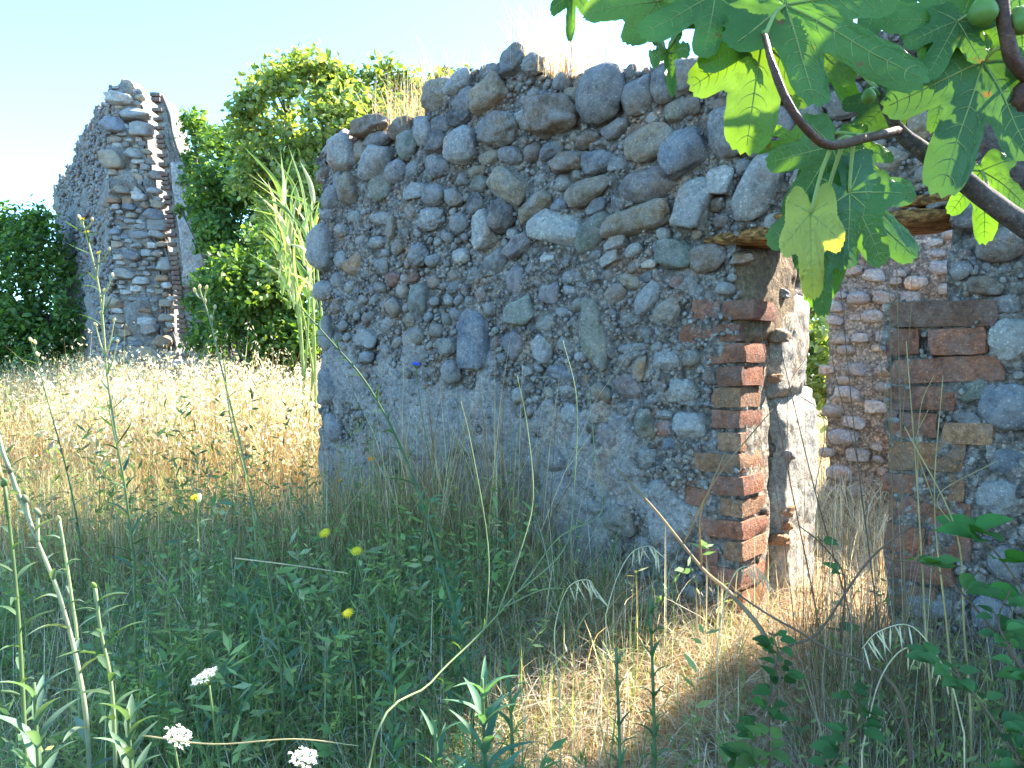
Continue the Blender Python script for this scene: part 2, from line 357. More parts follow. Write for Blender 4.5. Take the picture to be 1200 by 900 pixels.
def coat(name, u0, u1, v0, v1, th, seed, mat, res=.009, proud=.020):
    nu, nv = int((u1 - u0) / res), int((v1 - v0) / res); U_, V_ = np.meshgrid(np.linspace(u0, u1, nu), np.linspace(v0, v1, nv), indexing='ij'); U_, V_ = U_.ravel(), V_.ravel()
    P = A2[None] + U_[:, None] * WD; P[:, 2] = V_; q = noise(P, 3.2, seed) + .5 * noise(P, 9, seed + 1) + .22 * noise(P, 28, seed + 2) - th(U_, V_)
    off = np.clip(q * .16, -.04, proud); P = P + fbm_vec(P, OCT[:2]) + off[:, None] * WN + fbm_vec(P, [(30, .004), (80, .0025)])
    i, j = np.meshgrid(np.arange(nu - 1), np.arange(nv - 1), indexing='ij'); F = np.stack([i * nv + j, (i + 1) * nv + j, (i + 1) * nv + j + 1, i * nv + j + 1], -1).reshape(-1, 4)
    F = F[off[F].min(1) > -.035]; part(name, mesh_np(name, P, F, mat), wall)
M_COAT = rock_mat('old_lime_render', base=(.56, .50, .455), speck=.4, bump=.9, warm=.2)
coat('render_coat', -.02, 2.2, .55, 1.95, lambda u, v: -.55 + np.clip((v - 1.25) * 1.3, 0, 2) + np.clip((u - .75) * .75, 0, 2), 40, M_COAT)
coat('render_coat', .9, 2.25, 1.35, 2.1, lambda u, v: .45 + 0 * u, 50, M_COAT)
coat('render_coat', UR + .25, 4.2, .6, 2.0, lambda u, v: .35 + 0 * u, 60, M_COAT)
# colours of stones (base colours, lightened in place of a veil of glare)
C = dict(g=(.35, .33, .32), b=(.28, .30, .34), l=(.49, .47, .44), p=(.58, .55, .49), w=(.68, .64, .58), t=(.46, .35, .23), o=(.52, .29, .14), br=(.32, .22, .15),
         r=(.38, .17, .12), d=(.20, .185, .18), v=(.32, .265, .265), gr=(.28, .30, .24), ol=(.32, .30, .22), m=(.42, .38, .33))
# every large stone picked out in the photograph: centre, width, height, tilt, colour, kind
HS = [(556,396,30,74,2,'b','a'),(408,179,29,48,12,'l','c'),(439,149,40,22,3,'br','a'),(445,164,32,18,0,'g','c'),(425,178,14,24,0,'t','c'),(445,192,34,40,30,'l','c'),(413,222,19,41,4,'t','c'),
(392,232,17,30,0,'g','c'),(400,214,11,26,0,'g','c'),(449,221,23,36,-25,'gr','c'),(467,202,25,30,0,'g','c'),(480,171,23,38,10,'gr','c'),(471,151,25,27,0,'br','c'),
(499,154,23,36,-10,'l','c'),(517,147,22,25,0,'g','c'),(515,170,25,25,0,'d','a'),(515,194,26,30,0,'g','c'),(546,174,39,45,0,'l','c'),(486,200,18,21,0,'g','c'),
(502,207,13,15,0,'gr','c'),(490,224,24,21,0,'l','a'),(512,229,25,27,0,'g','c'),(533,231,20,22,0,'l','c'),(562,201,21,15,8,'t','c'),(564,216,20,21,0,'ol','c'),
(515,113,38,42,0,'t','c'),(540,100,34,27,15,'l','c'),(551,119,32,32,0,'g','c'),(577,112,44,38,25,'t','c'),(542,138,29,27,0,'d','l'),(575,84,23,19,0,'g','c'),
(602,74,33,32,20,'g','a'),(627,76,25,28,0,'l','l'),(614,138,18,20,20,'p','c'),(652,138,60,48,-4,'br','a'),(600,221,52,38,-35,'t','c'),(586,152,48,46,0,'m','l'),
(709,112,56,72,-8,'g','c'),(751,112,40,45,0,'g','c'),(782,102,32,46,0,'g','c'),(805,92,52,50,0,'m','l'),(796,129,31,27,20,'gr','c'),(813,125,25,27,0,'br','c'),
(766,139,15,15,0,'p','c'),(740,86,15,20,0,'g','c'),(684,98,21,20,0,'br','c'),(672,114,22,23,0,'t','c'),(721,152,32,20,20,'g','c'),(748,152,26,12,15,'br','a'),
(763,170,57,42,15,'t','c'),(803,178,50,56,25,'b','a'),(859,155,50,62,0,'g','c'),(690,165,34,20,10,'br','c'),(648,177,25,18,15,'b','c'),(669,190,34,25,0,'br','a'),
(700,191,36,29,0,'b','c'),(727,192,23,19,0,'g','a'),(763,216,68,43,0,'v','c'),(690,226,55,29,14,'t','c'),(726,238,19,21,0,'g','c'),(699,243,25,20,0,'b','a'),
(657,241,19,16,0,'b','c'),(632,243,44,26,28,'t','c'),(815,238,40,62,-18,'l','a'),(845,212,33,35,-10,'w','a'),(891,218,44,90,-28,'l','c'),(872,197,18,20,0,'g','c'),
(928,178,44,30,20,'br','c'),(841,240,18,18,0,'br','c'),(1042,188,44,30,10,'t','c'),(1100,233,36,24,10,'g','a'),(1147,252,68,36,-3,'d','c'),(1176,287,66,42,8,'br','c'),
(1158,336,44,26,4,'br','a'),(654,268,60,40,-15,'p','a'),(694,274,50,36,35,'gr','c'),(750,258,92,34,10,'t','c'),(795,299,44,38,0,'gr','a'),(829,303,42,36,10,'br','c'),
(762,310,19,12,-10,'p','a'),(715,303,23,16,20,'p','a'),(644,302,16,14,0,'w','a'),(699,299,15,12,0,'g','c'),(687,305,12,13,0,'o','c'),(758,325,15,13,0,'b','c'),
(795,331,21,17,0,'r','c'),(761,350,40,26,45,'l','c'),(647,345,28,28,0,'v','c'),(608,328,24,36,0,'v','c'),(702,394,28,92,4,'ol','a'),(610,367,38,34,10,'gr','a'),
(635,407,27,32,-20,'l','a'),(604,405,22,36,20,'b','c'),(751,432,15,33,-10,'o','a'),(757,391,19,16,0,'g','c'),(741,408,36,12,5,'l','c'),(783,423,36,25,0,'l','c'),
(619,435,13,14,0,'p','a'),(661,438,42,20,-8,'b','c'),(688,445,14,14,30,'o','a'),(833,443,18,17,0,'br','c'),(870,305,30,12,5,'o','a'),(735,367,10,10,0,'r','a'),
(647,460,16,13,0,'t','c'),(758,497,23,36,8,'ol','c'),(780,486,21,12,0,'l','c'),(810,500,43,38,0,'l','c'),(779,501,20,18,0,'r','a'),(787,522,22,22,0,'b','c'),
(834,520,14,19,0,'b','c'),(719,512,40,32,-20,'v','c'),(760,537,32,30,0,'m','l'),(731,532,16,15,0,'o','a'),(645,517,14,17,0,'t','a'),(747,522,12,18,-15,'o','a'),
(381,292,26,56,0,'l','c'),(379,340,22,24,0,'l','c'),(387,452,22,44,0,'g','c'),(392,500,18,36,0,'g','c'),(383,392,16,44,0,'m','c'),(386,250,16,20,0,'l','c'),(420,310,20,34,-45,'o','a'),(448,256,25,17,-15,'p','a'),
(431,248,15,11,0,'w','c'),(462,268,9,32,-10,'t','a'),(462,328,14,19,0,'r','c'),(486,325,11,11,0,'r','a'),(475,326,10,10,0,'l','c'),(492,299,22,31,0,'g','l'),(507,257,31,31,0,'l','l'),
(492,352,21,42,-5,'gr','c'),(481,375,12,17,0,'t','c'),(569,273,26,44,20,'p','a'),(572,326,10,16,10,'w','a'),(580,437,13,8,0,'r','a'),(546,340,13,8,10,'r','a'),
(1179,477,70,56,0,'b','c'),(1144,458,40,24,20,'gr','a'),(1135,491,30,17,10,'g','a'),(1172,582,64,52,0,'l','l'),(1180,540,50,34,0,'b','c'),(1182,398,54,62,0,'p','l'),(1178,357,40,22,5,'g','a'),
(966,232,30,30,0,'o','a'),(600,182,28,20,-20,'g','c'),(575,186,22,18,10,'t','c'),(560,240,22,24,30,'d','c'),(590,255,30,34,40,'d','a'),(610,290,34,22,20,'v','a'),
(722,285,26,18,0,'l','a'),(540,262,20,26,0,'g','c'),(740,330,26,18,-20,'t','c'),(672,325,24,18,0,'g','c'),(1125,130,40,34,0,'g','c'),(1080,150,44,34,10,'t','c'),(990,120,46,40,0,'g','c'),(940,100,46,44,0,'br','c'),
(1040,90,44,40,0,'g','a'),(1100,70,50,44,0,'l','c'),(1160,110,46,40,0,'g','c'),(1175,180,44,40,0,'br','c'),(985,190,34,26,0,'g','c'),(905,110,30,36,0,'g','c'),(1150,40,50,44,0,'br','c'),(1010,60,44,30,0,'t','c'),
(1180,660,50,44,0,'g','c'),(1160,720,50,44,0,'b','c'),(1190,780,44,44,0,'g','c'),(1090,710,50,34,0,'g','c')]
# bricks of both jambs: x0, y0, x1, y1
BL = [(812,352,846,374,'r'),(848,353,886,374,'r'),(795,381,869,400,'r'),(832,404,869,425,'r'),(843,430,869,452,'r'),(835,455,869,477,'o'),(834,481,869,501,'r'),(842,507,869,528,'o'),(815,531,869,552,'o'),
      (836,558,869,579,'r'),(806,572,834,592,'r'),(839,584,869,603,'o'),(822,608,869,628,'r'),(850,634,869,655,'o'),(815,640,845,660,'r'),(830,664,869,686,'r'),(842,690,869,712,'o')]
BR = [(1044,353,1174,382,'br'),(1050,386,1078,415,'r'),(1090,386,1158,415,'r'),(1046,420,1178,447,'r'),(1046,453,1122,480,'r'),(1046,484,1100,511,'r'),(1104,496,1167,520,'o'),(1046,519,1136,551,'o'),
      (1046,556,1094,578,'r'),(1112,556,1132,586,'o'),(1046,582,1112,610,'r'),(1122,590,1138,622,'r'),(1048,616,1086,646,'r'),(1088,624,1140,654,'r'),(1046,652,1120,680,'r'),(1048,686,1100,714,'o')]
BC = dict(r=(.50, .20, .11), o=(.56, .29, .15), br=(.38, .19, .12))
def brick_mesh(seed):
    n = (9, 5, 4); r = []
    g = [np.linspace(-1, 1, k) for k in n]; Vs, Fs, off = [], [], 0
    for ax in range(3):
        a, b = [k for k in range(3) if k != ax]
        A_, B_ = np.meshgrid(g[a], g[b], indexing='ij')
        for s in (-1, 1):
            P = np.zeros((A_.size, 3)); P[:, a] = A_.ravel(); P[:, b] = B_.ravel(); P[:, ax] = s
            i, j = np.meshgrid(np.arange(n[a] - 1), np.arange(n[b] - 1), indexing='ij'); m = n[b]
            F = np.stack([i * m + j, (i + 1) * m + j, (i + 1) * m + j + 1, i * m + j + 1], -1).reshape(-1, 4)
            if (s > 0) == (ax == 1): F = F[:, ::-1]
            Vs.append(P); Fs.append(F + off); off += len(P)
    V = np.vstack(Vs); p = 7.0; k = np.array([1, 1, 1.0])
    V = V / (((np.abs(V) ** p).sum(1)) ** (1 / p))[:, None] * .5 + V * .5
    V += fbm_vec(V * [1.6, .8, .6] + seed * 5.7, [(1.1, .07), (3, .05), (7, .025)])
    return mesh_np('brick', V, np.vstack(Fs), M_BRICK)
BRICKS = [brick_mesh(s) for s in range(9)]
nb = 0
for lst, side in ((BL, 0), (BR, 1)):
    for (x0, y0, x1, y1, c) in lst:
        ua, va = hit(x0, (y0 + y1) / 2); ub, vb = hit(x1, (y0 + y1) / 2)
        vt = hit((x0 + x1) / 2, y0)[1]; vl = hit((x0 + x1) / 2, y1)[1]
        if side == 0 and x1 == 869: ub = UL + random.uniform(.004, .030)
        if side == 1 and x0 < 1052: ua = UR - random.uniform(.005, .025)
        dep = random.uniform(.17, .23) if (x1 == 869 or x0 < 1052) else .10; fn = random.uniform(.016, .030)
        cc = np.array(BC[c]) * random.uniform(.8, 1.2); tl = R(random.uniform(-3, 3))
        ex = WD * math.cos(tl) + UZ * math.sin(tl); ez = UZ * math.cos(tl) - WD * math.sin(tl)
        m = frame(W((ua + ub) / 2, (vt + vl) / 2, fn - dep / 2), ex, -WN, ez, ((ub - ua) / 2, dep / 2, (vt - vl) / 2 * 1.10))
        part('brick', BRICKS[nb % 9], wall, m, cc); nb += 1
# occupancy map so stones do not run into one another
GU, GVv, GRES = 4.4, 3.0, .004
occ = np.zeros((int(GU / GRES) + 2, int(GVv / GRES) + 2), bool)
def stamp(u, v, a, b, rot, test=False, grow=1.0):
    r = max(a, b) * grow; i0, i1 = int((u - r) / GRES), int((u + r) / GRES) + 1; j0, j1 = int((v - r) / GRES), int((v + r) / GRES) + 1
    i0, j0 = max(i0, 0), max(j0, 0); sub = occ[i0:i1, j0:j1]
    if sub.size == 0: return 1.0
    ii, jj = np.meshgrid(np.arange(i0, i0 + sub.shape[0]) * GRES - u, np.arange(j0, j0 + sub.shape[1]) * GRES - v, indexing='ij')
    c, s = math.cos(rot), math.sin(rot); x = (ii * c + jj * s) / (a * grow); y = (-ii * s + jj * c) / (b * grow); ins = x * x + y * y < 1
    if test: return float((sub & ins).sum()) / max(1, ins.sum())
    occ[i0:i1, j0:j1] |= ins; return 0
for (x0, y0, x1, y1, c) in BL + BR:
    ua, va = hit(x0, y1); ub, vb = hit(x1, y0); occ[max(0, int(ua / GRES)):int(ub / GRES), int(va / GRES):int(vb / GRES)] = True
occ[int(UL / GRES):int(UR / GRES), :int(lin_v / GRES)] = True; occ[int(UL / GRES):int((UB - .01) / GRES), int(brk_v / GRES):int(lin_v / GRES)] = True
occ[int((UL - .14) / GRES):int((UR + .36) / GRES), int((lin_v - .10) / GRES):int((lin_v) / GRES)] = True
KD = {'c': 'cobble', 'a': 'angular', 'l': 'lump'}
nparts = 0
def put_stone(u, v, a, b, rot, col, kd, prot=.35):
    global nparts
    dep = .62 * math.sqrt(a * b) * random.uniform(.9, 1.25)
    if random.random() < .5: a = -a      # mirrored copies of the shared shapes
    ex = WD * math.cos(rot) + UZ * math.sin(rot); ez = UZ * math.cos(rot) - WD * math.sin(rot)
    m = frame(W(u, v, dep * prot), ex, -WN, ez, (a, dep, b))
    part('stone', random.choice(ROCKS[KD[kd]]), wall, m, np.array(col) * random.uniform(.82, 1.15)); nparts += 1
for (cx, cy, w, h, rot, c, kd) in HS:
    u0, _ = hit(cx - w / 2, cy); u1, _ = hit(cx + w / 2, cy); u, v = hit(cx, cy); v1 = hit(cx, cy - h / 2)[1]; v0 = hit(cx, cy + h / 2)[1]
    a, b = (u1 - u0) / 2 * 1.06, (v1 - v0) / 2 * 1.04
    put_stone(u, v, a, b, R(rot), C[c], kd, random.uniform(.05, .36) if cy < 330 else random.uniform(-.2, .15)); stamp(u, v, a, b, R(rot))
fill = []
pal = ['g', 'g', 'l', 'b', 'l', 't', 'v', 'gr', 'm', 'm', 'br', 'o', 'r', 'p', 'g', 'ol']
def px_of(u):
    p = W(u, 0); return 600 + p[0] / p[1] * FPX
for size, tries in ((.060, 1500), (.045, 2500), (.032, 5000), (.022, 9000), (.015, 16000), (.010, 26000)):
    for _ in range(tries):
        u = random.uniform(-.02, 4.3); v = random.uniform(.45, 2.9)
        if v > wall_top(u) - size * .3: continue
        a = size * random.uniform(.8, 1.25); b = a * random.uniform(.55, .95); rot = random.uniform(-.7, .7)
        dens = min(1, max(.0, (v - 1.45) / .6)) if u < 1.4 else min(1, max(.3, (v - .9) / .7))   # the lower left is mostly mortar
        if size > .02 and random.random() > dens * .95 + .03: continue
        if size <= .02 and random.random() > .16 + .7 * dens: continue
        if stamp(u, v, a, b, rot, True) > .03: continue
        stamp(u, v, a, b, rot, grow=1.05); fill.append((u, v, a, b, rot, np.array(C[random.choice(pal)]) * .55 + np.array([.46, .42, .38]) * .45))
fill.sort(key=lambda f: -f[2] * f[3])
room = 264 - nparts
for f in fill[:room]: put_stone(*f, random.choice('caall'), random.uniform(-.15, .35))
rest = fill[room:]
fa = np.array([(f[0], f[1], f[2], f[3], f[4]) for f in rest]); n = len(fa)
P = np.stack([A2[0] + WD[0] * fa[:, 0], A2[1] + WD[1] * fa[:, 0], fa[:, 1]], 1); dep = np.sqrt(fa[:, 2] * fa[:, 3]) * .8
P += WN[None] * (dep * rng.uniform(-.45, .45, n))[:, None]
Cc = np.array([f[5] for f in rest]) * rng.uniform(.75, 1.25, (n, 1))
V_, F_, C_ = merged_rocks(ROCKS_LOW, P, np.stack([fa[:, 2], dep, fa[:, 3]], 1), rand_axes(n, (WD, -WN, UZ), fa[:, 4]), Cc)
part('small_stone', mesh_np('small_stones', V_, F_, M_STONE_A, C_), wall, kind='stuff')
# grit standing out of the mortar
n = 30000; u = rng.uniform(0, 4.3, n); v = rng.uniform(.5, 2.8, n)
ok = (v < np.array([wall_top(x) for x in u])) & ~((u > UL) & (u < UR) & (v < lin_v)) & ~((u > UL) & (u < UB) & (v > brk_v) & (v < lin_v)); ok &= ~occ[(u / GRES).astype(int), (v / GRES).astype(int)]
u, v = u[ok], v[ok]; n = len(u); s = rng.uniform(.003, .012, n) ** 1.0
P = A2[None] + u[:, None] * WD + WN[None] * rng.uniform(-.004, .012, n)[:, None]; P[:, 2] = v
P += fbm_vec(P, OCT)
V_, F_, C_ = merged_rocks(ROCKS_TINY, P, np.stack([s, s * .8, s * .8], 1), rand_axes(n), np.array([C[random.choice('gmmltpvb')] for _ in range(n)]) * rng.uniform(.8, 1.3, (n, 1)))
part('grit', mesh_np('grit', V_, F_, M_STONE_A, C_), wall, kind='stuff')
# stones along the broken top, seen on the skyline, and stones within the left reveal
n = 260; u = rng.uniform(0, 4.4, n); v = np.array([wall_top(x) for x in u]) - rng.uniform(0, .03, n); s = rng.uniform(.015, .045, n)
P = A2[None] + u[:, None] * WD - WN[None] * rng.uniform(0, .65, n)[:, None]; P[:, 2] = v
V_, F_, C_ = merged_rocks([rock_shape('angular', 2, 300 + k) for k in range(6)] + [rock_shape('cobble', 2, 320 + k) for k in range(4)], P, np.stack([s, s * .8, s * .65], 1), rand_axes(n), np.array([C[random.choice(pal)] for _ in range(n)]))
part('loose_capping', mesh_np('loose_capping', V_, F_, M_STONE_A, C_), wall, kind='stuff')
# reveal of the left jamb: ochre earth above, pale plaster slab below
def reveal_patch(name, poly_top, n0, n1, v0, v1, mat, proud, res=.012):
    nn, nv = max(4, int((n1 - n0) / res)), max(4, int((v1 - v0) / res))
    a, b = np.meshgrid(np.linspace(0, 1, nn), np.linspace(0, 1, nv), indexing='ij'); a, b = a.ravel(), b.ravel()
    tp = v1 + poly_top * (a - 1); N_ = n0 + (n1 - n0) * a; V2 = v0 + (tp - v0) * b
    edge = np.minimum.reduce([a, 1 - a, b, 1 - b]); pr = proud * np.clip(edge * 9, 0, 1) - .03 * (edge <= 0)
    P = A2[None] + (UL + pr)[:, None] * WD - N_[:, None] * WN; P[:, 2] = V2
    P += fbm_vec(P, [(5, .010), (20, .006), (55, .004)])
    i, j = np.meshgrid(np.arange(nn - 1), np.arange(nv - 1), indexing='ij')
    F = np.stack([i * nv + j, (i + 1) * nv + j, (i + 1) * nv + j + 1, i * nv + j + 1], -1).reshape(-1, 4)
    return mesh_np(name, P, F, mat)
part('jamb_mortar', reveal_patch('jamb_mortar', 0, .015, .26, .55, 1.70, M_PALE, .006), wall)
part('earth_mortar', reveal_patch('earth_mortar', .10, .005, .46, 1.58, 1.99, M_MUD, .03), wall)
part('plaster', reveal_patch('plaster', .10, .24, .60, 1.38, 1.80, M_PLASTER, .030), wall)
part('plaster', reveal_patch('plaster', .05, .30, .69, .55, 1.43, M_PLASTER, .036), wall)
for k in range(7):
    nn = random.uniform(.24, .36) if k % 3 else random.uniform(.2, .69); v = random.uniform(.6, 1.9); s = random.uniform(.022, .042)
    m = frame(W(UL + .02, v, -nn), WN, UZ, WD, (s * 1.2, s * .7, s)); part('stone', random.choice(ROCKS['angular']), wall, m, np.array(C[random.choice('towpl')]) * 1.2)
    nparts += 1
    if nparts >= 299: break
# lintel: two split timbers
def plank(u0, u1, v0, v1, n0, n1, seed, bend=0.0):
    ns = 60; k = 12; ang = np.arange(k) / k * 2 * math.pi
    cy, cz = (n0 + n1) / 2, (v0 + v1) / 2; ry, rz = abs(n1 - n0) / 2, (v1 - v0) / 2
    sq = lambda t: np.sign(t) * np.abs(t) ** .5
    us = np.linspace(u0, u1, ns); V = []
    for x in us:
        tt = (x - u0) / (u1 - u0); e = min(1, .45 + 6 * min(tt, 1 - tt))
        for a in ang:
            V.append(W(x, cz + bend * math.sin(tt * 3.1) + rz * e * sq(math.sin(a)), cy + ry * sq(math.cos(a))))
    V = np.array(V); q = np.stack([(V - A2) @ WD * .25, (V - A2) @ WN, V[:, 2]], 1)
    V += np.outer(.006 * noise(q * [1, 3, 3], 22, seed) + .004 * noise(q, 55, seed + 1), WN); V[:, 2] += .004 * noise(q, 18, seed + 2)
    i, j = np.meshgrid(np.arange(ns - 1), np.arange(k), indexing='ij'); j2 = (j + 1) % k
    F = [np.stack([i * k + j, (i + 1) * k + j, (i + 1) * k + j2, i * k + j2], -1).reshape(-1, 4)]
    caps = np.array([[0, q2, q2 + 1] for q2 in range(1, k - 1)] + [[(ns - 1) * k, (ns - 1) * k + q2 + 1, (ns - 1) * k + q2] for q2 in range(1, k - 1)])
    return mesh_np('lintel', V, F + [caps], M_LINTEL)
lu0, lv0 = hit(838, 276); lu1, lv1 = hit(1132, 262)
lp = part('lintel', plank(UL - .13, UB - .02, lin_v - .035, lin_v + .02, -.24, .022, 3, .004), wall, label='rotten ochre timber lintel')
part('lintel', plank(UL + .12, UB + .06, lin_v + .022, lin_v + .062, -.22, .03, 8, -.006), wall, label='rotten ochre timber lintel')

# inner wall seen through the doorway
D2 = 2.5
O2 = A2 - WN * D2
def u_on(O, px):
    k = (px - 600) / FPX; return (k * O[1] - O[0]) / (WD[0] - k * WD[1])
iu = u_on(O2, 970)
inner = thing('inner_wall', 'low fieldstone wall seen through the doorway gap behind the brick jambs', 'wall', (*(O2 + WD * (iu + 1))[:2], float(ground(2, 4))))
itop = interp([iu, iu + .5, iu + 1.5, iu + 3], [2.3, 2.35, 2.3, 2.0])
part('mortar_core', mesh_np('inner_core', *rough_block(O2, WD, WN, 3.0, .5, lambda u: .3, itop, .025, [(3, .03), (9, .02), (25, .012)], u0=iu), M_PALE), inner)
iocc = []
for k in range(900):
    s = random.choice([.09, .07, .055, .04]); u = iu + random.uniform(.0, 1.5); v = random.uniform(.7, 2.3)
    if any(abs(u - a) < (s + c) * .85 and abs(v - b) < (s + c) * .55 for a, b, c in iocc): continue
    iocc.append((u, v, s))
    if len(iocc) > 190: break
for u, v, s in iocc:
    p = O2 + WD * u + WN * s * .25; p[2] = v
    part('stone', random.choice(ROCKS[random.choice(('cobble', 'angular'))]), inner, frame(p, WD, -WN, UZ, (s, s * .6, s * .62)), (np.array(C[random.choice('ttgloobvm')]) * .6 + np.array([.66, .56, .43]) * .75) * random.uniform(.9, 1.3))  # bounced sunlight put into the stone colours, warmer and paler

# ------------------------------------------------------------------ far ruin
def far_pt(px, Y): return np.array([(px - 600) / FPX * Y, Y, 0])
fc = far_pt(134, 14); ft = far_pt(68, 20.5); dl = unit(ft - fc); nl = unit([dl[1], -dl[0], 0]); nl = -nl if nl @ (-fc) < 0 else nl
fr = far_pt(207, 14.0); de = unit(fr - fc); ne = np.array([0, -1.0, 0]); wE = np.linalg.norm(fr - fc)
far = thing('ruined_tower', 'tall narrow ruined rubble wall standing end-on at the far left', 'ruin', (fc[0], fc[1], 1.0))
def zz(py, Y): return 1.5 + (430 - py) / FPX * Y
ztop = zz(100, 14)
# end face profile, left to right, and the long flank that runs away from it
etop = interp([(p - 134) / 73 * wE for p in (134, 140, 150, 160, 166, 172, 178, 183, 190, 207)], [zz(y, 14) for y in (104, 99, 97, 99, 106, 122, 148, 180, 225, 380)])
FO = [(1.2, .10), (3.5, .07), (9, .04), (22, .02)]
ltop = lambda u: (zz(102, 14) - .18 * abs(math.sin(u * 2.3)) - .12 * abs(math.sin(u * 5.1)) - (u > 4.2) * .25)
blk = [rough_block(fc, de, ne, wE, .9, lambda u: .7, etop, .05, FO)]
Lf = np.linalg.norm(ft - fc)
blk.append(rough_block(fc + nl * 0 + dl * .1, dl, nl, Lf, .55, lambda u: .6, ltop, .07, FO))
part('rubble_core', mesh_np('rubble_core', *join(blk), M_FARM), far)
focc = []
for k in range(6000):
    s = random.choice([.24, .19, .15, .11, .08]); u = random.uniform(.02, wE - .02); v = random.uniform(1.1, ztop)
    if v > etop(u) - .04: continue
    if any(abs(u - a) < (s + c) * .8 and abs(v - b) < (s + c) * .42 for a, b, c in focc): continue
    focc.append((u, v, s))
    if len(focc) >= 200: break
for u, v, s in focc:
    p = fc + de * u + ne * s * .2; p[2] = v
    part('stone', random.choice(ROCKS[random.choice(('cobble', 'angular', 'angular'))]), far, frame(p, de, -ne, UZ, (s * random.uniform(.8, 1.2), s * .6, s * random.uniform(.42, .7))), np.array(C[random.choice('ttoglppbmmwtw')]) * random.uniform(1.0, 1.7))  # stone colours brightened, distance haze put into them
n = 6500; u = rng.uniform(0, Lf, n); v = rng.uniform(.9, 1, n) * 0 + rng.uniform(.9, ztop, n); s = rng.uniform(.03, .085, n)
P = fc[None] + u[:, None] * dl + nl[None] * rng.uniform(-.02, .04, n)[:, None]; P[:, 2] = np.minimum(v, np.array([ltop(x) for x in u]))
V_, F_, C_ = merged_rocks(ROCKS_LOW, P, np.stack([s, s * .6, s * .55], 1), rand_axes(n, (dl, -nl, UZ), rng.uniform(-.4, .4, n)), np.array([C[random.choice('gmlltbvm')] for _ in range(n)]) * rng.uniform(.9, 1.5, (n, 1)))
part('flank_stones', mesh_np('flank_stones', V_, F_, M_STONE_A, C_), far, kind='stuff')
# second fragment: brick-edged, patch of old plaster
fo = far_pt(183, 13.6); fe = far_pt(335, 13.6); wF = np.linalg.norm(fe - fo); df = unit(fe - fo)
frag = thing('wall_fragment', 'sloping ruined wall fragment with brick edge and pale plaster, beside the tall ruin', 'ruin', (fo[0], fo[1], 1.0))
pts = [(183, 113), (193, 113), (199, 150), (207, 185), (222, 222), (243, 262), (270, 292), (298, 330), (335, 400)]
ftop = interp([(p - 183) / (335 - 183) * wF for p, _ in pts], [zz(y, 13.6) for _, y in pts])
def lean(V):
    V = np.array(V, float); V[..., 0] += (zz(112, 13.6) - V[..., 2]) * .105; return V
fV, fF = rough_block(fo, df, ne, wF, .5, lambda u: .7, ftop, .05, [(2, .05), (6, .04), (18, .02)])
part('rubble_core', mesh_np('fragment_core', lean(fV), fF, M_FARM), frag)
def sheet(Pfun, nu, nv, octs, mat, name):
    a, b = np.meshgrid(np.linspace(0, 1, nu), np.linspace(0, 1, nv), indexing='ij'); V = np.array([Pfun(x, y) for x, y in zip(a.ravel(), b.ravel())])
    V += fbm_vec(V, octs); i, j = np.meshgrid(np.arange(nu - 1), np.arange(nv - 1), indexing='ij')
    return mesh_np(name, V, np.stack([i * nv + j, (i + 1) * nv + j, (i + 1) * nv + j + 1, i * nv + j + 1], -1).reshape(-1, 4), mat)
def plf(a, b):
    py = 190 + b * 150; xl = 196; xr = 214 + 13 * math.sin(b * 3.0) - 6 * (b > .85)
    e = min(a, 1 - a, b, 1 - b); p = far_pt(xl + a * (xr - xl), 13.6) + np.array([0, -.15 if e > 0 else .05, 0]); p[2] = zz(py, 13.6); return lean(p)
part('plaster', sheet(plf, 14, 40, [(3, .03), (12, .015)], rock_mat('old_white_plaster', base=(.78, .74, .70), speck=.1, bump=.5, scale=.4), 'plaster'), frag, label='patch of old whitish plaster')
v = zz(112, 13.6); k = 0
while v > 1.3:
    h = random.uniform(.055, .075); p = fo + df * .05 + np.array([0, .05, 0]); p[2] = v - h / 2; p = lean(p)
    part('brick', BRICKS[k % 9], frag, frame(p, df, -ne, UZ, (random.uniform(.06, .09), .12, h / 2)), np.array(BC[random.choice('ror')]) * .5 + np.array([.17, .15, .14])); v -= (h + .018) * random.choice((1, 1, 2)); k += 1
for k in range(70):
    u = random.uniform(.3, wF * .8); v = random.uniform(1.3, max(1.4, ftop(u) - .05)); s = random.uniform(.08, .18)
    p = fo + df * u + ne * .04; p[2] = v; p = lean(p)
    part('stone', random.choice(ROCKS['angular']), frag, frame(p, df, -ne, UZ, (s, s * .5, s * .5)), np.array(C[random.choice('ttlmg')]))

